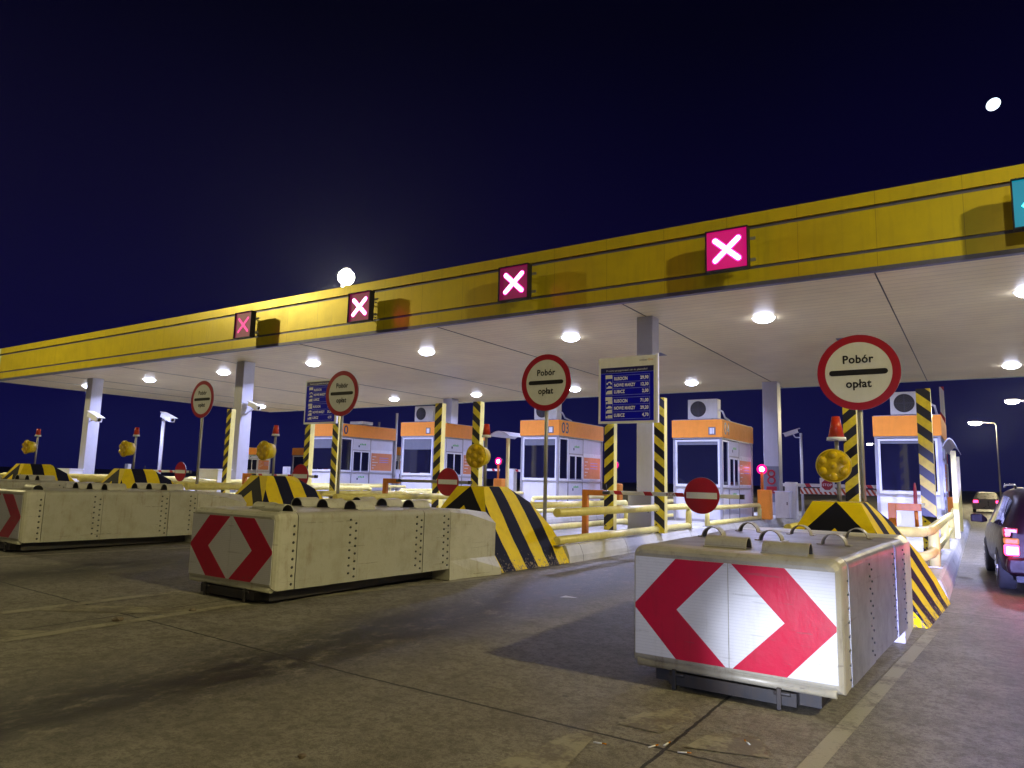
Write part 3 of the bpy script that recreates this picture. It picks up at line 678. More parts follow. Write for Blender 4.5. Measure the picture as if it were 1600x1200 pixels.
# ------------------------------------------------------------------ toll signs
def toll_sign(i, x, y, z, r, label, label_size):
    t_ = thing('toll_sign', label, 'road sign', (x, y, 0.25+GZ[i] if y > 10.6 else GZ[i]), 'round Pobór opłat signs')
    zz = z - t_.location.z
    a = MB().mat('galv'); a.disc((0, 0.012, zz), r, 0.016, 56, 'y'); a.build('back_plate', t_)
    a = MB().mat('sign_red'); a.disc((0, 0, zz), r, 0.011, 56, 'y', rin=r*0.805); a.build('red_ring', t_)
    a = MB().mat('sign_white'); a.disc((0, 0.001, zz), r*0.804, 0.010, 56, 'y'); a.build('face', t_)
    a = MB().mat('black')
    q = r*0.072; L = r*0.63
    pts = [(-L+q*math.cos(w_), q*math.sin(w_)) for w_ in [math.pi/2+math.pi*k/8 for k in range(9)]]; pts += [(-a_, -b_) for a_, b_ in pts]
    a.prism([(p[0], zz+p[1]+0.00) for p in pts], -0.003, 0.0005)
    a.text('Pobór', r*0.30, 0.0, zz+r*0.25, -0.002, 'CENTER', bold=r*0.008, sx=0.92); a.text('opłat', r*0.30, 0.0, zz-r*0.40, -0.002, 'CENTER', bold=r*0.008, sx=0.92)
    a.build('lettering', t_)
    a = MB().mat('galv'); a.tube([(0, 0.06, 0), (0, 0.06, zz+r*0.9)], 0.038, 12); a.box(-0.2, 0.2, 0.029, 0.05, zz+r*0.4, zz+r*0.48); a.box(-0.2, 0.2, 0.029, 0.05, zz-r*0.48, zz-r*0.4); a.build('pole', t_)
toll_sign(0, -1.51, 12.1, 3.30, 0.595, 'largest round Pobór opłat sign at the right, above the amber beacon', 0)
toll_sign(1, -7.22, 12.15, 3.455, 0.575, 'round Pobór opłat sign in front of booth 03, left of the price board', 0)
toll_sign(2, -13.02, 12.1, 3.49, 0.56, 'round Pobór opłat sign overlapping the left price board', 0)
toll_sign(3, -18.72, 12.05, 3.57, 0.54, 'round Pobór opłat sign left of the second front column, the leftmost one', 0)

# ------------------------------------------------------------------ swing barriers with a no-entry disc
def swing(i, bx, y, zt, L, sx_, r, label, armmat='arm_red_white', open_=False):
    z0 = 0.3+GZ[i]
    t_ = thing('swing_barrier', label, 'barrier', (bx, y, z0), 'orange swing barriers with no-entry discs')
    h = zt-z0
    a = MB().mat('orange_rust'); a.box(-0.06, 0.06, -0.05, 0.05, 0.0, h); a.box(0.061, 0.50 if not open_ else 0.44, -0.05, 0.05, h-0.12, h); a.build('bracket_post', t_, bevel=0.006)
    if open_:
        a = MB().mat('orange_rust'); a.tube([(0.36, 0, h-0.13), (0.36, 0.1, h-0.5)], 0.03, 8); a.build('hanging_bracket', t_)
        a = MB().mat('sign_red'); a.disc((0.335, 0.3, h+0.02), 0.34, 0.012, 40, 'x'); a.build('no_entry_disc', t_)
        a = MB().mat('sign_white'); a.box(0.325, 0.334, 0.04, 0.56, h-0.03, h+0.07); a.build('white_bar', t_)
        a = MB().mat(armmat); a.box(0.35, 0.39, 0.06, 2.9, h-0.08, h-0.015); a.build('arm', t_)
        return
    a = MB().mat(armmat); a.box(0.505, L, -0.03, 0.03, h-0.085, h-0.005); a.build('arm', t_, bevel=0.01)
    a = MB().mat('dark_metal'); a.tube([(0.46, -0.07, h-0.05), (0.60, -0.07, h-0.05)], 0.04, 8); a.tube([(0.5, -0.02, h+0.13), (0.53, -0.02, h-0.08)], 0.012, 6); a.box(L-0.001, L+0.08, -0.035, 0.035, h-0.09, h-0.0); a.build('hinge', t_)
    dx = sx_-bx; zc = h-0.045
    a = MB().mat('galv'); a.disc((dx, -0.055, zc), r, 0.012, 48, 'y'); a.build('disc_back', t_)
    a = MB().mat('sign_red'); a.disc((dx, -0.062, zc), r*0.985, 0.006, 48, 'y'); a.build('no_entry_disc', t_)
    a = MB().mat('sign_white'); a.box(dx-r*0.86, dx+r*0.86, -0.067, -0.0625, zc-r*0.17, zc+r*0.17); a.build('white_bar', t_)
    if i == 1:
        a = MB().mat('sign_red'); a.text('RCA', 0.09, 1.86, h-0.075, -0.033, 'LEFT', bold=0.0); a.build('lettering', t_)
swing(1, -7.25, 14.0, 1.32, 3.35, -4.64, 0.36, 'closed swing barrier with dark red no-entry disc in front of booth 04')
swing(2, -13.2, 14.0, 1.44, 2.75, -11.06, 0.345, 'closed swing barrier whose no-entry disc stands left of the middle block', 'galv')
swing(3, -19.15, 14.0, 1.48, 3.2, -16.52, 0.35, 'closed swing barrier with red and white arm above the third block', 'arm_red_white')
swing(4, -25.3, 14.0, 1.52, 3.2, -22.55, 0.33, 'closed swing barrier with no-entry disc left of the leftmost toll sign')
swing(0, -1.30, 14.0, 1.26, 0, 0, 0, 'orange bracket of the swing barrier left open, in front of the rightmost booth', open_=True)

# ------------------------------------------------------------------ hazard posts
def hazard(i, x, zt, kind, label):
    z0 = 0.3+GZ[i]
    t_ = thing('hazard_post', label, 'striped post', (x, 15.9, z0), 'black and yellow striped posts at the islands')
    mname = 'post_stripes_falling' if kind == 'f' else 'post_stripes_rising'
    a = MB().mat(mname); a.box(-0.125, 0.125, 0.0, 0.012, 0.0, zt-z0); a.build('striped_face', t_)
    a = MB().mat('rail_yellow'); a.box(0.0, 0.125, 0.0125, 0.20, 0.0, zt-z0); a.build('post_body', t_, bevel=0.008)
    a = MB().mat('dark_metal')
    for z in (0.10, 0.2, 0.5, 0.6): a.disc((-0.07, -0.012, z), 0.018, 0.012, 10, 'y')
    a.build('bolts', t_)
HZ = [(0, -2.18, 3.45, 'r', 'striped post seen behind the pole of the rightmost toll sign'), (0, -0.85, 3.47, 'f', 'striped post in front of the rightmost booth window'),
      (1, -7.60, 3.40, 'r', 'striped post under the left edge of the right price board'), (1, -6.30, 3.52, 'f', 'striped post under the right edge of the right price board'),
      (2, -13.05, 3.64, 'r', 'striped post in front of the booth left of the middle beacon'), (2, -11.68, 3.64, 'f', 'striped post directly above the middle beacon'),
      (3, -18.62, 3.62, 'r', 'striped post under the left edge of the left price board'), (3, -17.30, 3.62, 'f', 'striped post directly below the sign that overlaps the left price board'),
      (4, -22.95, 3.80, 'r', 'striped post left of the thick front column, leftmost striped post')]
for h_ in HZ: hazard(*h_)

# ------------------------------------------------------------------ price boards
def vehicle_icon(mb, x, z, kind, s, y):
    if kind == 'bike': mb.disc((x-0.06*s, y, z), 0.028*s, 0.003, 12); mb.disc((x+0.06*s, y, z), 0.028*s, 0.003, 12); mb.prism([(x-0.06*s, z+0.02*s), (x-0.01*s, z+0.06*s), (x+0.05*s, z+0.055*s), (x+0.06*s, z+0.02*s)], y, y+0.003)
    elif kind == 'car': mb.prism([(x-0.09*s, z), (x-0.085*s, z+0.03*s), (x-0.045*s, z+0.04*s), (x-0.02*s, z+0.075*s), (x+0.05*s, z+0.07*s), (x+0.09*s, z+0.035*s), (x+0.09*s, z)], y, y+0.003)
    elif kind == 'van': mb.prism([(x-0.10*s, z), (x-0.10*s, z+0.04*s), (x-0.05*s, z+0.10*s), (x+0.09*s, z+0.11*s), (x+0.09*s, z)], y, y+0.003)
    elif kind == 'truck': mb.box(x-0.10*s, x-0.05*s, y, y+0.003, z, z+0.06*s); mb.box(x-0.04*s, x+0.10*s, y, y+0.003, z, z+0.09*s)
def board(i, xl, label, ztop=4.52, zbot=2.90, y=15.62, head=0.25):
    t_ = thing('price_board', label, 'price board', (xl, y, zbot), 'blue toll price boards')
    W_, H_ = 1.50, ztop-zbot
    a = MB().mat('sign_white'); a.box(0, W_, 0.0, 0.05, 0, H_); a.build('panel', t_, bevel=0.006)
    a = MB().mat('frame_white'); a.box(W_+0.001, W_+0.05, -0.01, 0.06, 0.0, H_+0.03); a.build('side_trim', t_)
    b0, b1, c0, c1 = 0.06, W_-0.06, 0.06, H_-head
    a = MB().mat('board_blue'); a.box(b0, b1, -0.004, -0.0005, c0, c1-0.13); a.mat('board_navy'); a.box(b0, b1, -0.0042, -0.0005, c1-0.129, c1); a.build('blue_field', t_)
    a = MB().mat('board_line')
    def hl(x0, x1, z): a.box(x0, x1, -0.0055, -0.0045, z-0.004, z+0.004)
    def vl(x, z0, z1): a.box(x-0.004, x+0.004, -0.0056, -0.0046, z0, z1)
    hl(b0, b1, c1-0.14)
    top1, bot1, top2, bot2 = c1-0.20, c1-0.68, c1-0.74, c0+0.05
    for t0, bt in ((top1, bot1), (top2, bot2)):
        for q in range(4): hl(0.38 if q in (1, 2) else 0.20, b1-0.10, t0+(bt-t0)*q/3)
        vl(0.38, bt, t0); vl(b1-0.10, bt, t0); vl(0.20, bt, t0)
    a.build('table_lines', t_)
    a = MB().mat('frame_white')
    a.text('Prosimy przygotować się do płatności!', 0.062, (b0+b1)/2, c1-0.095, -0.0065, 'CENTER')
    for (t0, bt), rows in (((top1, bot1), (('RUSOCIN', '29,90'), ('NOWE MARZY', '12,30'), ('LUBICZ', '2,00'))), ((top2, bot2), (('RUSOCIN', '71,00'), ('NOWE MARZY', '29,20'), ('LUBICZ', '4,70')))):
        for q, (n_, p_) in enumerate(rows):
            zz = t0+(bt-t0)*(q+0.5)/3-0.033
            a.text(n_, 0.108, 0.42, zz, -0.0065, 'LEFT', bold=0.004, sx=0.72); a.text(p_, 0.108, b1-0.13, zz, -0.0065, 'RIGHT', bold=0.004, sx=0.80)
    a.build('lettering', t_)
    a = MB().mat('sign_white'); a.box(0.19, 0.37, -0.0075, -0.006, top1-0.07, top1+0.02); a.box(0.19, 0.37, -0.0075, -0.006, top2-0.07, top2+0.02)
    a.mat('sign_white')
    for kk, zz in (('bike', top1-0.19), ('car', top1-0.31), ('van', top1-0.45), ('truck', top2-0.15), ('car', top2-0.26), ('van', top2-0.38), ('truck', top2-0.50)): vehicle_icon(a, 0.29, zz, kk, 0.85, -0.0075)
    a.build('icons', t_)
    if head > 0.1: a = MB().mat('board_navy'); a.text('amber', 0.075, W_-0.42, H_-0.13, -0.0015, 'LEFT'); a.mat('amber_plastic'); a.text('One', 0.075, W_-0.20, H_-0.13, -0.0015, 'LEFT', sx=0.9); a.build('logo', t_)
board(1, -7.76, 'blue toll price board on white panel, hanging right of centre before the column')
board(3, -18.52, 'blue toll price board partly hidden behind a round toll sign, left of centre', 4.56, 3.12, head=0.05)

# ------------------------------------------------------------------ toll booths
def booth(i, xr, y0, number, label, wd=1.58, dp=3.55, blind=0.0, band_top=3.55, grp='white and orange toll booths', badge=1, z0=None):
    zb = GZ[i] if z0 is None else z0
    t_ = thing('toll_booth', label, 'toll booth', (xr-wd, y0, zb), grp)
    w_, zt, zband, zs = wd, band_top, band_top-0.60, 1.40
    body = MB().mat('booth_white')
    body.box(0.04, w_-0.04, 0.04, dp-0.04, 0.30, zs-0.04)                # lower wall
    body.box(0.04, w_-0.04, 1.95, dp-0.04, zs-0.04, zband)               # rear part
    body.build('wall', t_)
    a = MB().mat('booth_grey')                                            # metal corner posts and rails
    for x0, x1, q0, q1 in ((0, 0.075, 0, 0.075), (w_-0.075, w_, 0, 0.075), (0, 0.06, dp-0.06, dp), (w_-0.06, w_, dp-0.06, dp)): a.box(x0, x1, q0, q1, 0.30, zband)
    for q in (0.80, 1.93): a.box(w_-0.038, w_-0.012, q-0.02, q+0.02, 0.30, zband)
    a.box(w_-0.0385, w_-0.014, 0.08, dp-0.07, zs-0.075, zs-0.035); a.box(0.08, w_-0.08, 0.012, 0.0385, zs-0.075, zs-0.035)
    a.box(w_-0.0385, w_-0.013, 0.83, 1.90, 2.34, 2.38); a.box(0.08, w_-0.08, 0.012, 0.05, 0.30, 0.38); a.box(w_-0.0385, w_-0.013, 0.08, dp-0.07, 0.30, 0.38)
    a.build('frame', t_)
    # dark room behind the glass
    a = MB().mat('glass'); a.box(0.12, w_-0.12, 0.035, 0.055, zs+0.07, zband-0.09); f = a.build('front_glass', t_)
    a = MB().mat('frame_white')
    a.box(0.076, 0.135, 0.0, 0.04, zs-0.03, zband-0.03); a.box(w_-0.135, w_-0.076, 0.0, 0.04, zs-0.03, zband-0.03); a.box(0.136, w_-0.136, 0.0, 0.04, zband-0.09, zband-0.03); a.box(0.136, w_-0.136, 0.0, 0.04, zs-0.03, zs+0.05)
    a.build('front_window_frame', t_, bevel=0.006)
    if blind:
        a = MB().mat('blind'); a.box(0.15, w_-0.15, 0.026, 0.034, zband-0.09-blind, zband-0.095); a.build('roller_blind', t_)
    # driver-side window (narrow), sliding hatch, poster
    a = MB().mat('glass'); a.box(w_-0.05, w_-0.035, 0.14, 0.72, zs+0.05, zband-0.08); a.build('side_glass', t_)
    a = MB().mat('frame_white'); a.box(w_-0.04, w_-0.004, 0.08, 0.14, zs-0.03, zband-0.03); a.box(w_-0.04, w_-0.004, 0.72, 0.775, zs-0.03, zband-0.03); a.box(w_-0.04, w_-0.004, 0.141, 0.719, zband-0.08, zband-0.03); a.box(w_-0.04, w_-0.004, 0.141, 0.719, zs-0.03, zs+0.05); a.build('side_window_frame', t_)
    MB().mat('booth_white').box(w_-0.045, w_-0.02, 0.825, 1.905, 2.385, zband-0.02).build('side_panel', t_); MB().mat('booth_white').box(w_-0.045, w_-0.02, 0.825, 1.905, zs-0.03, zs+0.02).build('sill', t_)
    a = MB().mat('glass'); a.box(w_-0.05, w_-0.03, 0.88, 1.86, zs+0.06, 2.28); a.build('hatch_glass', t_)
    a = MB().mat('frame_white'); 
    for q in (0.83, 1.33, 1.84): a.box(w_-0.04, w_-0.008, q, q+0.055, zs+0.02, 2.335)
    a.box(w_-0.04, w_-0.009, 0.886, 1.839, 2.28, 2.335); a.build('hatch_frame', t_)
    a = MB().mat('frame_white'); a.box(w_-0.039, w_-0.022, 1.97, dp-0.12, zs+0.02, 2.42); a.build('poster_board', t_)
    a = MB().mat('poster_orange'); a.box(w_-0.0219, w_-0.017, 2.01, dp-0.17, zs+0.07, 2.27); a.build('tariff_poster', t_)
    a = MB().mat('sign_white')
    for q in range(5): a.box(w_-0.0168, w_-0.015, 2.08, 2.20+0.12*((q*7) % 3), zs+0.17+q*0.13, zs+0.20+q*0.13)
    a.mat('board_line')
    for q in range(3): a.box(w_-0.0168, w_-0.015, 2.55, 3.15, zs+0.45+q*0.10, zs+0.475+q*0.10)
    a.build('poster_lines', t_)
    a = MB().mat('green_mark')
    for z in (2.60, 1.12): 
        for q in range(4): a.box(w_-0.0195 if z > 2 else w_-0.0395, w_-0.016 if z > 2 else w_-0.036, 1.25+q*0.10, 1.32+q*0.10, z, z+0.06+0.02*(q % 2))
    a.mat('board_navy')
    for z in (2.50, 1.02): a.box(w_-0.0195 if z > 2 else w_-0.0395, w_-0.016 if z > 2 else w_-0.036, 1.16, 1.24, z, z+0.09)
    a.build('green_sticker', t_)
    # orange band, roof
    a = MB().mat('orange'); a.box(-0.03, w_+0.03, -0.04, dp+0.03, zband+0.04, zt); a.build('orange_band', t_, bevel=0.008)
    a = MB().mat('booth_grey'); a.box(-0.01, w_+0.01, -0.02, dp+0.01, zband+0.001, zband+0.039); a.box(0.0, w_, 0.0, dp, zt+0.001, zt+0.02); a.build('roof', t_)
    if number:
        a = MB().mat('board_navy'); M = Matrix.Translation((w_+0.032, 0.16, 0)) @ Matrix.Rotation(R(90), 4, 'Z'); a.text(number, 0.54, 0.0, zband+0.15, 0.0, 'LEFT', M=M, sx=1.0, bold=0.010); a.build('number', t_)
    a = MB().mat('blind'); 
    if badge: a.box(w_-0.40, w_-0.18, -0.062, -0.042, zband+0.12, zband+0.36); a.mat('frame_white'); a.box(w_-0.36, w_-0.22, -0.066, -0.0625, zband+0.15, zband+0.33)
    if badge > 1: a.mat('blind'); a.box(w_-0.28, w_-0.27, -0.068, -0.0665, zband+0.15, zband+0.33)
    if badge: a.build('badge', t_)
    return t_
booth(0, -0.82, 22.0, '', 'rightmost toll booth, its big front window behind a striped post', blind=0.07, band_top=3.50)
booth(1, -6.66, 22.0, '04', 'toll booth 04 behind the nearest no-entry disc', badge=2, blind=0.10, band_top=3.48)
booth(2, -12.50, 22.0, '03', 'toll booth 03 behind the pole of the centre toll sign', blind=0.22, band_top=3.54)
booth(3, -18.22, 22.0, '', 'toll booth between two striped posts left of the middle beacon, dark blind half down', wd=1.75, blind=0.42, band_top=3.52)
booth(4, -23.60, 22.0, '0', 'toll booth under the left price board, with half drawn blind', wd=2.0, blind=0.40, band_top=3.50)
def far_booth(xr, y, wd, label, zb):
    booth(5, xr, y, '01' if xr > -40 else '', label, wd=wd, dp=3.2, band_top=3.25, grp='distant toll booths behind the canopy', badge=0, z0=zb)
far_booth(-34.2, 35.6, 1.7, 'small distant booth wall between the two left booths, number on its orange band', 0.3)
far_booth(-50.3, 36.0, 1.7, 'distant booth peeking out right of the second front column', 0.3)
far_booth(-44.6, 38.0, 1.5, 'distant booth peeking out left of the left price board post', 0.3)

# ------------------------------------------------------------------ air conditioners on the booth roofs
def aircon(x, y, z, label, wd=0.98):
    t_ = thing('air_conditioner', label, 'air conditioner', (x, y, z), 'air conditioning units on the booth roofs')
    a = MB().mat('white_paint'); a.box(0, wd, 0, 0.36, 0.06, 0.70); a.build('casing', t_, bevel=0.015)
    a = MB().mat('dark_metal'); a.disc((0.35, -0.012, 0.38), 0.26, 0.010, 32, 'y'); a.build('fan_opening', t_)
    a = MB().mat('grille')
    for q in range(1, 6): a.disc((0.35, -0.022, 0.38), 0.048*q+0.008, 0.008, 32, 'y', rin=0.048*q)
    a.box(0.34, 0.36, -0.0225, -0.0145, 0.13, 0.63); a.box(0.10, 0.6, -0.0226, -0.0146, 0.37, 0.39); a.build('fan_grille', t_)
    a = MB().mat('galv'); a.box(0.1, 0.16, 0.0, 0.36, 0.0, 0.059); a.box(wd-0.2, wd-0.14, 0.0, 0.36, 0.0, 0.059); a.build('foot_rail', t_)
    a = MB().mat('frame_white'); a.tube([(wd+0.0, 0.2, 0.35), (wd+0.09, 0.25, 0.3), (wd+0.12, 0.4, 0.12), (wd+0.12, 0.9, 0.05)], 0.03, 8); a.build('pipe', t_)
aircon(-2.02, 22.5, 3.52, 'air conditioner on the roof of the rightmost booth', 0.98)
aircon(-7.92, 22.5, 3.50+GZ[1], 'air conditioner on the roof of booth 04')
aircon(-13.85, 22.5, 3.56+GZ[2], 'air conditioner half hidden by a toll sign, on booth 03')
aircon(-19.75, 22.5, 3.54+GZ[3], 'air conditioner on the booth left of the middle beacon')
t_ = thing('air_conditioner', 'low flat air conditioner on the roof of the booth under the left price board', 'air conditioner', (-24.3, 23.2, 3.52+GZ[4]), 'air conditioning units on the booth roofs')
MB().mat('white_paint').box(0, 0.8, 0, 0.7, 0.03, 0.17).build('casing', t_, bevel=0.02)
MB().mat('galv').tube([(0.6, 1.3, 0), (0.6, 1.3, 0.24)], 0.05, 10).build('pipe', t_)

# ------------------------------------------------------------------ yellow pipe railings
def railing(name, label, path, zu, zl, r=0.062, ends=(True, True), posts=(), z0=0.3, gz=0.0, mat='rail_yellow'):
    """path in plan (x, y); upper and lower pipe joined by a bend at the free ends"""
    t_ = thing('pipe_railing', label, 'railing', (path[0][0], path[0][1], z0+gz), 'yellow pipe railings on the islands')
    ox, oy = path[0]; U = zu-z0; Lw = zl-z0
    P = [Vector((x-ox, y-oy, 0)) for x, y in path]
    def bend(a_, b_, rad, n=4):
        pass
    up_ = [p+Vector((0, 0, U)) for p in P]
    if ends[0]:
        d = (P[1]-P[0]).normalized(); up_[0] = up_[0]+d*0.14; up_ = [P[0]+Vector((0, 0, 0.0)), P[0]+Vector((0, 0, U-0.14)), P[0]+d*0.03+Vector((0, 0, U-0.05))]+[up_[0]]+up_[1:]
    if ends[1]:
        d = (P[-2]-P[-1]).normalized(); last = up_[-1]; up_[-1] = last+d*0.14; up_ += [P[-1]+d*0.03+Vector((0, 0, U-0.05)), P[-1]+Vector((0, 0, U-0.14)), P[-1]+Vector((0, 0, 0))]
    MB().mat(mat).tube([tuple(v) for v in up_], r, 14).build('upper_pipe', t_)
    MB().mat(mat).tube([tuple(p+Vector((0, 0, Lw))) for p in P], r*0.92, 14).build('lower_pipe', t_)
    for x, y in posts: MB().mat(mat).tube([(x-ox, y-oy, 0), (x-ox, y-oy, U+0.02)], r*1.05, 12).build('post', t_)
    for x, y in list(posts)+[path[0], path[-1]]: MB().mat('galv').box(x-ox-0.10, x-ox+0.10, y-oy-0.10, y-oy+0.10, 0.0, 0.015).build('foot_plate', t_)
# rightmost island
railing('r', 'heavy yellow railing bending from the nearest block along the right kerb', [(-1.35, 11.35), (-0.74, 11.85), (-0.66, 12.6), (-0.66, 21.0)], 0.90, 0.55, 0.075, (False, True), ((-0.66, 13.2), (-0.66, 17.2)))
railing('r', 'short yellow railing beside the rightmost booth at the right kerb', [(-0.62, 21.8), (-0.62, 27.5)], 0.98, 0.62, 0.065, (True, True), ((-0.62, 24.6),))
railing('r', 'yellow railing on the left kerb of the rightmost island, seen past the cushion handles', [(-2.45, 11.3), (-2.45, 20.5)], 0.88, 0.50, 0.06, (False, True), ((-2.45, 14.5),))
for i in range(1, 6):
    c = ISL[i]; g_ = GZ[i]; nm_ = isl(i)
    railing('r', 'front right yellow pipe railing on %s' % nm_, [(c+0.98, 11.2), (c+0.98, 18.1)], 0.88, 0.39, 0.08, (False, True), (), gz=g_)
    railing('r', 'rear right yellow pipe railing on %s' % nm_, [(c+0.98, 19.6), (c+0.98, 25.2)], 0.80, 0.38, 0.07, (True, True), (), gz=g_)
    railing('r', 'front left yellow pipe railing on %s' % nm_, [(c-0.85, 12.0), (c-0.85, 18.3)], 0.90, 0.40, 0.075, (False, True), (), gz=g_)
    railing('r', 'rear left yellow pipe railing on %s' % nm_, [(c-0.95, 19.6), (c-0.95, 26.5)], 0.90, 0.45, 0.055, (True, True), (), gz=g_)

# ------------------------------------------------------------------ exit barriers with red lamps
def exit_barrier(i, x, y, zl, label, arm=None):
    z0 = 0.3+GZ[i]
    t_ = thing('exit_barrier', label, 'barrier', (x, y, z0), 'orange barrier machines with red lamps')
    MB().mat('orange').box(-0.22, 0.22, -0.18, 0.18, 0.0, 1.02).build('machine', t_, bevel=0.05, seg=3)
    MB().mat('orange_rust').tube([(-0.08, 0, 1.0), (-0.08, 0, zl-z0-0.1)], 0.05, 10).build('lamp_post', t_)
    q = zl-z0
    MB().mat('black').tube([(-0.08, 0.0, q), (-0.08, 0.14, q)], 0.17, 20).build('lamp_housing', t_)
    MB().mat('red_lamp_rim').disc((-0.08, -0.012, q), 0.175, 0.01, 24, 'y').build('lamp_glass', t_)
    MB().mat('red_lamp_core').disc((-0.08, -0.02, q), 0.085, 0.007, 20, 'y').build('lit_core', t_)
    lamp('red_lamp_light', 'POINT', (-0.08, -0.25, q), 2.0, (1.0, 0.03, 0.15), parent=t_, shadow_soft_size=0.08)
    if arm:
        L, h = arm
        MB().mat('arm_red_white').box(0.23, L, -0.025, 0.025, h-0.05, h+0.05).build('arm', t_)
exit_barrier(1, -6.28, 25.6, 2.03+0.04, 'orange barrier machine with glowing red lamp right of booth 04')
exit_barrier(2, -11.92, 25.6, 2.16, 'orange barrier machine with red lamp beside the left post of the price board')
exit_barrier(3, -17.80, 26.1, 2.28, 'orange barrier machine with red lamp left of booth 03')

# far lift gates
def gate(x, y, L, z, label, skirt=False, stop=False):
    t_ = thing('lift_gate', label, 'barrier', (x, y, 0.3), 'white lift gates behind the booths')
    MB().mat('white_paint').box(-0.2, 0.2, -0.18, 0.18, 0.0, z-0.2).build('cabinet', t_, bevel=0.02)
    MB().mat('arm_red_white').box(-0.3, L, -0.03, 0.03, z-0.36, z-0.24).build('arm', t_)
    if skirt: MB().mat('skirt_red_white').box(0.3, L-0.1, -0.005, 0.005, z-0.62, z-0.40).build('skirt', t_)
    if stop:
        MB().mat('paper').box(stop-0.25, stop+0.25, -0.05, -0.035, z-0.52, z-0.02).build('sign_plate', t_)
        a = MB().mat('sign_red'); a.prism([(stop+0.2*math.cos(R(22.5+45*k)), z-0.27+0.2*math.sin(R(22.5+45*k))) for k in range(8)], -0.056, -0.051); a.build('stop_octagon', t_)
        a = MB().mat('frame_white'); a.text('STOP', 0.125, stop, z-0.315, -0.058, 'CENTER', bold=0.001); a.build('lettering', t_)
gate(-5.9, 28.0, 4.2, 1.56, 'closed lift gate with striped skirt and STOP plate, left of the rightmost booth', True, 1.25)
gate(-28.0, 33.0, 5.5, 2.0, 'white lift gate arm with red marks low behind the leftmost toll sign')
gate(-36.0, 33.0, 4.5, 2.0, 'white lift gate arm far left behind the leftmost blocks')
gate(-22.3, 34.0, 3.0, 2.0, 'white lift gate seen above the third striped block')
t_ = thing('raised_barrier_arm', 'raised white barrier arm with red marks standing right of the rightmost booth', 'barrier', (-0.86, 25.6, 0.3))
MB().mat('orange').box(-0.2, 0.2, -0.18, 0.18, 0, 1.0).build('machine', t_, bevel=0.03)
MB().mat('arm_red_white').box(-0.06, 0.06, -0.03, 0.03, 1.0, 4.4).build('arm', t_)

# awnings beside two booths
def awning(x, y0, y1, z, zt, label, wx=0.75):
    t_ = thing('awning', label, 'awning', (x, y0, z), 'yellow framed awnings by the booths')
    for q in (0.0, y1-y0): 
        MB().mat('rail_yellow').box(-0.06, 0.06, q-0.06, q+0.06, 0.0, zt-z-0.2).build('post', t_)
    a = MB().mat('polycarbonate'); n = 8
    a.loft([[(-wx+2*wx*k/n*0.75, -0.5, zt-z-0.2+0.28*math.sin(math.pi*(k/n*0.85+0.08))), (-wx+2*wx*k/n*0.75, y1-y0+0.4, zt-z-0.2+0.28*math.sin(math.pi*(k/n*0.85+0.08))), (-wx+2*wx*k/n*0.75, y1-y0+0.4, zt-z-0.17+0.28*math.sin(math.pi*(k/n*0.85+0.08))), (-wx+2*wx*k/n*0.75, -0.5, zt-z-0.17+0.28*math.sin(math.pi*(k/n*0.85+0.08)))] for k in range(n+1)], True, True)
    a.build('curved_roof', t_)
awning(-17.85, 26.8, 28.1, 0.3+GZ[3], 3.55, 'yellow posts with curved clear roof, left of booth 03')
awning(-0.55, 21.6, 25.4, 0.3, 2.72, 'yellow framed awning on the right side of the rightmost booth', 0.2)

# ------------------------------------------------------------------ cameras on poles and columns
def cctv(x, y, z, label, z0, pole=True, s=1.0, dirx=1):
    t_ = thing('security_camera', label, 'security camera', (x, y, z0), 'white surveillance cameras')
    h = z-z0
    if pole: MB().mat('pole_white').tube([(0, 0, 0), (0, 0, h+0.12)], 0.042*s, 12).build('pole', t_)
    a = MB().mat('frame_white'); a.tube([(0.0, 0, h-0.05), (dirx*0.16*s, -0.1, h-0.05), (dirx*0.22*s, -0.14, h+0.06)], 0.022*s, 8); a.build('arm', t_)
    M = Matrix.Translation((dirx*0.30*s, -0.18, h+0.10)) @ Matrix.Rotation(R(-18*dirx), 4, 'Y').inverted()
    a = MB().mat('frame_white'); a.box(-0.20*s, 0.26*s, -0.07*s, 0.07*s, -0.055*s, 0.06*s, M); a.build('housing', t_, bevel=0.012)
    a = MB().mat('white_paint'); a.box(-0.23*s, 0.34*s, -0.085*s, 0.085*s, 0.065*s, 0.08*s, M); a.build('sun_shield', t_)
    a = MB().mat('glass'); a.disc((0.262*s, 0, 0), 0.04*s, 0.01, 16, 'x', M=M); a.build('camera_lens', t_)
cctv(-5.75, 29.2, 3.45, 'white camera looking back on a slender pole right of the rear column', 0.3, True, 1.15, -1)
cctv(-35.05, 16.95, 3.80, 'white camera fixed on the leftmost front column', 3.6, False, 2.0)
cctv(-23.6, 17.3, 3.95, 'white camera fixed on the second front column', 3.8, False, 1.3)
cctv(-35.2, 20.6, 4.10, 'white camera on a tall slender pole between the left columns', 0.6, True, 2.0)
# slim bare poles
for x, y, h, lb in ((-30.9, 22.0, 3.1, 'slim grey bare pole right of the leftmost toll sign'), (-23.6, 25.6, 4.05, 'slim pale blue pole right of the third beacon'),):
    o = MB().mat('pole_white').tube([(0, 0, 0), (0, 0, h)], 0.06, 10).build('pole', None, (x, y, 0.5)); tag(o, lb, 'pole')
for x, y, lb in ((-29.5, 24, 'small white box on post low right of the leftmost toll sign pole'), (-24.6, 27, 'small white box on post right of the third beacon'), (-44.5, 24, 'small white box on post low at far left')):
    t_ = thing('card_reader', lb, 'box', (x, y, 0.5)); MB().mat('frame_white').box(-0.18, 0.18, -0.1, 0.1, 0.85, 1.35).build('case', t_, bevel=0.01); MB().mat('galv').tube([(0, 0, 0), (0, 0, 0.85)], 0.04, 8).build('post', t_)
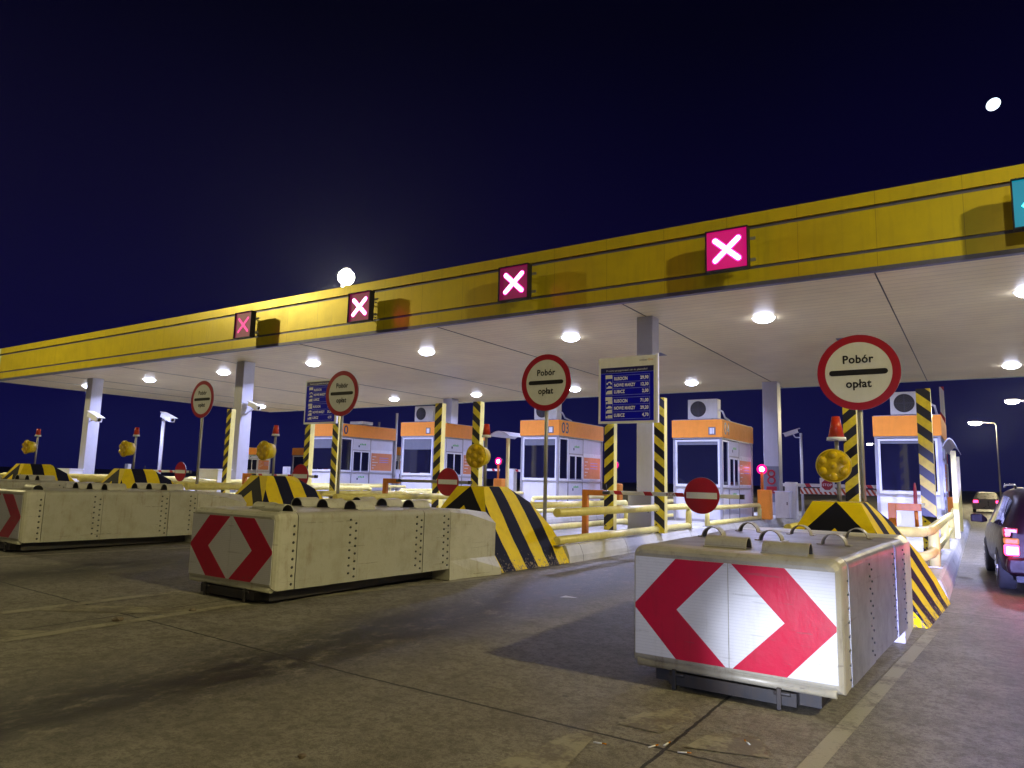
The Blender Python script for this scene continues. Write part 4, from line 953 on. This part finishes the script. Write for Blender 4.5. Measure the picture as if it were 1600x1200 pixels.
# small cone, machine
o = MB(); o.mat('red_plastic').tube([(0, 0, 0.02), (0, 0, 0.55)], [0.15, 0.03], 16); o.mat('red_plastic').box(-0.2, 0.2, -0.2, 0.2, 0, 0.02)
tag(o.build('traffic_cone', None, (-33.6, 15.6, 1.0)), 'small red traffic cone before the leftmost column', 'traffic cone')
bpy.data.objects['traffic_cone'].location.z = 0.6
t_ = thing('orange_box', 'small orange machine box under the leftmost swing barrier', 'box', (-27.3, 18.5, 0.6)); MB().mat('orange').box(-0.35, 0.35, -0.2, 0.2, 0, 0.95).build('body', t_, bevel=0.02); MB().mat('orange_rust').box(-0.37, 0.37, -0.22, 0.22, 0.951, 0.99).build('lid', t_)

# ------------------------------------------------------------------ street lamps, moon
def street_lamp(x, y, h, label, arm=1.6, rotz=0.0, glow=0.22, energy=0, pr_=0.09, gcol='street_glow'):
    t_ = thing('street_lamp', label, 'street lamp', (x, y, 0), 'street lamps around the plaza', rotz)
    MB().mat('galv').tube([(arm, 0, 0), (arm, 0, h-0.4), (arm-0.15, 0, h-0.1), (0.25, 0, h+0.02)], [pr_, pr_*0.6, pr_*0.5, pr_*0.4], 10).build('pole', t_)
    MB().mat('galv').box(-0.35, 0.35, -0.15, 0.15, h+0.0, h+0.12).build('head', t_, bevel=0.03)
    a = MB().mat(gcol)
    rings = [[(glow*1.5*q*math.cos(2*math.pi*k/20), glow*q*math.sin(2*math.pi*k/20), h-0.01-glow*0.8*math.sqrt(max(0, 1-q*q))) for k in range(20)] for q in (1.0, 0.85, 0.6, 0.3, 0.02)]
    a.loft(rings, True, True, True); a.build('bulb', t_)
    if energy: lamp('street_lamp_light', 'POINT', (0, 0, h-0.5-glow), energy, (1.0, 0.85, 0.5), parent=t_, shadow_soft_size=0.2)
street_lamp(2.30, 64, 8.25, 'bright street lamp at the right edge of the photo', glow=0.32, energy=3000)
street_lamp(-0.15, 92, 8.95, 'street lamp with slender pole, left of the one at the right edge', glow=0.42, energy=3000, arm=1.9)
street_lamp(-23.6, 70, 8.9, 'small street lamp shining left of the air conditioner on booth 04', glow=0.26, energy=1500)
street_lamp(-14.7, 128, 8.7, 'tiny street lamp between the nearest toll sign pole and the rightmost booth', glow=0.30)
t_ = thing('high_mast', 'glaring floodlight mast behind the canopy, above the third X signal', 'street lamp', (-40.4, 37.0, 0))
MB().mat('pole_white').tube([(0, 0, 0), (0, 0, 16.5)], [0.18, 0.11], 12).build('pole', t_)
MB().mat('galv').box(0.1, 0.6, -0.2, 0.2, 17.25, 17.32).build('head', t_)
a = MB().mat('street_glow'); a.loft([[(0.35+0.66*math.sin(R(th))*math.cos(2*math.pi*k/24), 0.62*math.sin(R(th))*math.sin(2*math.pi*k/24), 16.62+0.62*math.cos(R(th))) for k in range(24)] for th in (178, 150, 120, 90, 60, 30, 2)], True, True, True); a.build('bulb', t_)
lamp('mast_lamp_light', 'POINT', (0.35, 0, 15.7), 11000, (1, 0.86, 0.55), parent=t_, shadow_soft_size=0.2)
# masts that light the forecourt (outside the frame), the last an added front fill
for (x, y, z, k), lb in zip(FRONT_MASTS, ('tall lighting mast to the right of the forecourt', 'tall lighting mast to the left of the forecourt', 'added fill-light mast behind the forecourt, out of view')):
    t_ = thing('street_lamp', lb, 'street lamp', (x, y, 0), 'street lamps around the plaza')
    MB().mat('galv').tube([(1.8, 0, 0), (1.8, 0, z-0.2), (1.5, 0, z+0.15), (0.3, 0, z+0.2)], [0.12, 0.08, 0.06, 0.05], 10).build('pole', t_)
    MB().mat('galv').box(-0.35, 0.35, -0.15, 0.15, z+0.1, z+0.22).build('head', t_)
    MB().mat('street_glow').box(-0.22, 0.22, -0.1, 0.1, z+0.06, z+0.099).build('bulb', t_)
# the moon
a = MB().mat('moonlit'); nlat = 12
a.loft([[(math.sin(math.pi*j/nlat)*math.cos(2*math.pi*k/24), math.sin(math.pi*j/nlat)*math.sin(2*math.pi*k/24), math.cos(math.pi*j/nlat)) for k in range(24)] for j in range(1, nlat)], True, True, True)
mo = a.build('moon'); mo.location = (2.27*30, 60*30, 1.5+28.32*30); mo.scale = (14.5, 14.5, 12.0); mo.rotation_euler = (0.0, R(-35), 0.0)
tag(mo, 'pale blue white moon high in the upper right of the sky', 'moon')

# ------------------------------------------------------------------ cars
def wheel(t_, x, y, r=0.34, wd=0.22, s=1):
    a = MB().mat('tyre'); a.tube([(x, y, r), (x+s*0.02, y, r), (x+s*(wd-0.02), y, r), (x+s*wd, y, r)], [r-0.03, r, r, r-0.03], 28); o = a.build('wheel', t_)
    a = MB().mat('chrome'); a.disc((x-0.012 if s > 0 else x+0.002, y, r), r*0.62, 0.01, 24, 'x', rin=r*0.50)
    for k in range(5):
        M = Matrix.Translation((x-0.006 if s > 0 else x+0.006, y, r)) @ Matrix.Rotation(R(72*k), 4, 'X'); a.box(-0.005, 0.005, -0.03, 0.03, 0.02, r*0.52, M)
    a.build('rim', o)
def suv(loc, label):
    t_ = thing('parked_car', label, 'car', loc)
    t_.name = 'suv'
    def sec(y, hwb, hwt, zb, zm, zt, r=0.10):
        L = []
        for sg in (1, -1):
            side = [(hwb*0.86, zb), (hwb*0.97, zb+0.10), (hwb, zb+0.28), (hwb*0.995, zm-0.16), (hwb*0.955, zm), (hwt+0.03, zt-0.14), (hwt-0.03, zt-0.05), (hwt-0.16, zt)]
            L.append([(sg*a_, y, b_) for a_, b_ in (side if sg > 0 else reversed(side))])
        return L[0]+L[1]
    st = [(0.0, 0.80, 0.60, 0.42, 0.98, 1.10), (0.06, 0.88, 0.66, 0.32, 1.02, 1.40), (0.22, 0.91, 0.68, 0.28, 1.04, 1.60), (0.60, 0.92, 0.69, 0.27, 1.04, 1.69), (1.6, 0.93, 0.70, 0.27, 1.03, 1.72), (2.5, 0.93, 0.69, 0.27, 1.02, 1.68),
          (3.05, 0.93, 0.68, 0.27, 1.02, 1.36), (3.35, 0.92, 0.74, 0.27, 1.0, 1.12), (4.2, 0.90, 0.72, 0.27, 0.93, 1.02), (4.5, 0.84, 0.66, 0.30, 0.82, 0.92), (4.6, 0.72, 0.55, 0.36, 0.72, 0.80)]
    body = MB().mat('car_paint'); body.loft([sec(*s_) for s_ in st], True, True, True); body.build('body', t_)
    # windows: side panes set on the flank between waist and roof
    def pane(mb, sg, y0, y1, k0=0.06, k1=0.80):
        def pt(y, k):
            for q in range(len(st)-1):
                if st[q][0] <= y <= st[q+1][0]:
                    f = (y-st[q][0])/(st[q+1][0]-st[q][0]); v = [st[q][j]+(st[q+1][j]-st[q][j])*f for j in range(6)]; break
            a0 = Vector((v[1]*0.955, y, v[4])); a1 = Vector((v[2]+0.03, y, v[5]-0.14)); p = a0.lerp(a1, k); return (sg*(p.x+0.006), p.y, p.z)
        ysn = [y0+(y1-y0)*i_/5 for i_ in range(6)]
        vs = [pt(y, k0) for y in ysn]+[pt(y, 0.98) for y in ysn]
        mb.add(vs, [(q, q+1, q+7, q+6) for q in range(5)], None, False)
    for sg in (-1, 1):
        for y0, y1 in ((0.36, 0.95), (1.02, 1.85), (1.93, 2.72)):
            a = MB().mat('car_glass'); pane(a, sg, y0, y1); a.build('side_window', t_)
    a = MB().mat('car_glass'); a.add([(-0.62, 0.045, 1.06), (0.62, 0.045, 1.06), (0.56, 0.19, 1.50), (-0.56, 0.19, 1.50)], [(0, 1, 2, 3)]); a.build('rear_window', t_)
    a = MB().mat('car_paint'); a.loft([[(x, y, z) for x, y, z in ((-0.86, yy, 0.34), (0.86, yy, 0.34), (0.88, yy, 0.46), (0.86, yy, 0.60), (-0.86, yy, 0.60), (-0.88, yy, 0.46))] for yy in (-0.10, 0.10)], True, True); a.build('rear_bumper', t_, bevel=0.04, seg=3)
    for sg in (-1, 1):
        def slab(mb, z0, z1, y=-0.02, x0=0.70, x1=0.885):
            a0, a1 = sorted((sg*x0, sg*x1)); mb.box(a0, a1, y, y+0.24, z0, z1)
        a = MB().mat('tail_light'); slab(a, 0.62, 0.80); o = a.build('tail_light', t_, bevel=0.03)
        a = MB().mat('tail_core'); a0, a1 = sorted((sg*0.72, sg*0.86)); a.box(a0, a1, -0.026, -0.021, 0.65, 0.76); a.build('lit_bulb', o); lamp('tail_light_source', 'POINT', (sg*0.84, -0.16, 0.72), 16, (1.0, 0.04, 0.12), parent=t_, shadow_soft_size=0.06)
        a = MB().mat('indicator'); slab(a, 0.805, 0.90); a.build('indicator_lamp', t_, bevel=0.02)
        a = MB().mat('sign_red'); slab(a, 0.905, 1.06, 0.02); a.build('upper_reflector', t_, bevel=0.02)
        a = MB().mat('car_paint'); a.loft([[(sg*(0.93+q_[0]), 2.62+q_[1], 1.05+q_[2]) for q_ in rg] for rg in ([(0.0, 0, 0), (0.0, 0.06, 0), (0, 0.06, 0.05), (0, 0, 0.05)], [(0.08, -0.02, -0.02), (0.08, 0.09, -0.02), (0.08, 0.09, 0.15), (0.08, -0.02, 0.15)], [(0.25, 0.0, -0.01), (0.25, 0.08, -0.01), (0.25, 0.08, 0.13), (0.25, 0.0, 0.13)])], True, True); a.build('wing_mirror', t_, bevel=0.015)
        a = MB().mat('chrome'); a.tube([(sg*0.66, 0.5, 1.70), (sg*0.66, 0.6, 1.755), (sg*0.66, 2.2, 1.765), (sg*0.66, 2.3, 1.72)], 0.018, 8); a.build('roof_rail', t_)
        for y in (0.92, 3.72): wheel(t_, -0.935 if sg < 0 else 0.935, y, 0.35, 0.23, 1 if sg < 0 else -1)
    a = MB().mat('black'); a.box(-0.75, 0.75, 0.15, 4.3, 0.2, 0.33); a.build('underbody', t_)
    a = MB().mat('tail_light'); a.box(-0.22, 0.22, 0.20, 0.225, 1.53, 1.56); a.build('brake_strip', t_)
    a = MB().mat('sign_white'); a.box(-0.26, 0.26, -0.112, -0.104, 0.42, 0.54); a.build('number_plate', t_)
    return t_
_s = suv((1.13, 12.95, 0.0), 'dark glossy SUV with glowing tail lights, cut by the right edge'); _s.scale = (1.0, 1.0, 0.92); _s.rotation_euler = (0, 0, 0.05)
# distant car
t_ = thing('car', 'distant silver car with red tail lights beyond the rightmost lane', 'car', (0.32, 60, 0.0))
a = MB().mat('car_paint_silver'); a.loft([[(sg*x, y, z) for sg, x, z in ((-1, w0, 0.25), (-1, w0+0.04, 0.6), (-1, w0-0.02, 0.9), (-1, w1, zt-0.06), (-1, w1-0.12, zt), (1, w1-0.12, zt), (1, w1, zt-0.06), (1, w0-0.02, 0.9), (1, w0+0.04, 0.6), (1, w0, 0.25))] for y, w0, w1, zt in ((0, 0.80, 0.72, 0.98), (0.15, 0.84, 0.70, 1.05), (0.7, 0.85, 0.60, 1.42), (2.0, 0.85, 0.60, 1.45), (3.0, 0.85, 0.68, 1.0), (4.1, 0.78, 0.62, 0.75))], True, True, False); a.build('body', t_)
a = MB().mat('car_glass'); a.add([(-0.56, 0.19, 1.07), (0.56, 0.19, 1.07), (0.5, 0.64, 1.38), (-0.5, 0.64, 1.38)], [(0, 1, 2, 3)]); a.build('rear_window', t_)
for sg in (-1, 1):
    a = MB().mat('tail_light'); a0, a1 = sorted((sg*0.52, sg*0.80)); a.box(a0, a1, -0.02, 0.04, 0.70, 0.88); a.build('tail_light', t_)
    for y in (0.8, 3.3): wheel(t_, sg*0.85-(0 if sg < 0 else 0.0), y, 0.30, 0.18, 1 if sg < 0 else -1)

# ------------------------------------------------------------------ litter on the forecourt
def litter(x, y, s, kind, label, cat):
    if kind == 'stone':
        bm_ = bmesh.new(); bmesh.ops.create_icosphere(bm_, subdivisions=2, radius=s)
        for v in bm_.verts: v.co *= 0.75+0.5*random.random(); v.co.z *= 0.6
        me = bpy.data.meshes.new('stone'); bm_.to_mesh(me); bm_.free(); me.materials.append(MATS['rusty']); o = bpy.data.objects.new('stone', me); COL.objects.link(o); o.location = (x, y, G(x)+s*0.4)
    else:
        a = MB(); a.mat('paper').tube([(0, 0, 0.005), (0.05*s, 0.01, 0.005)], 0.004*s, 8); a.mat('amber_plastic').tube([(0.05*s, 0.01, 0.005), (0.075*s, 0.015, 0.005)], 0.0041*s, 8)
        o = a.build('cigarette_butt', None, (x, y, G(x)+0.001)); o.rotation_euler = (0, 0, random.random()*6)
    tag(o, label, cat, 'litter on the forecourt')
litter(-7.05, 3.85, 0.05, 'stone', 'larger stone lying near the worn lane marking at lower left', 'stone')
litter(-7.0, 4.6, 0.035, 'stone', 'small stone on the worn white marking before the middle cushion', 'stone')
litter(-3.1, 2.75, 0.022, 'stone', 'pale pebble on the open lane left of centre bottom', 'stone')
for k, (x, y) in enumerate(((-1.60, 4.10), (-1.66, 4.02), (-1.20, 4.42), (-1.5, 4.05), (-1.95, 3.9))): litter(x, y, 1.0, 'butt', ('cigarette butt lying in front of the nearest crash cushion'), 'cigarette butt')
a = MB().mat('paper'); a.add([(0, 0, 0.004), (0.16, 0.03, 0.012), (0.2, 0.1, 0.006), (0.04, 0.08, 0.018)], [(0, 1, 2, 3)]); a.add([(0, 0, 0.002), (0.16, 0.03, 0.010), (0.2, 0.1, 0.004), (0.04, 0.08, 0.016)], [(3, 2, 1, 0)])
tag(a.build('paper_scrap', None, (-4.6, 8.2, 0.01)), 'white paper scrap lying in the middle lane left of the nearest cushion', 'litter')


# ------------------------------------------------------------------ thin mist added to stand in for the glow around lamps
hz = MB(); hz.mats = ['glow_haze']
mt = bpy.data.materials.new('glow_haze'); mt.use_nodes = True; t = mt.node_tree; t.nodes.clear()
o_ = t.nodes.new('ShaderNodeOutputMaterial'); v_ = t.nodes.new('ShaderNodeVolumePrincipled'); v_.inputs['Density'].default_value = 0.00022; v_.inputs['Color'].default_value = (0.62, 0.72, 1.0, 1); v_.inputs['Anisotropy'].default_value = 0.6
t.links.new(v_.outputs[0], o_.inputs['Volume']); MATS['glow_haze'] = mt
hz.box(-130, 90, -40, 190, -1.0, 26)
o = hz.build('glow_haze'); o['kind'] = 'stuff'
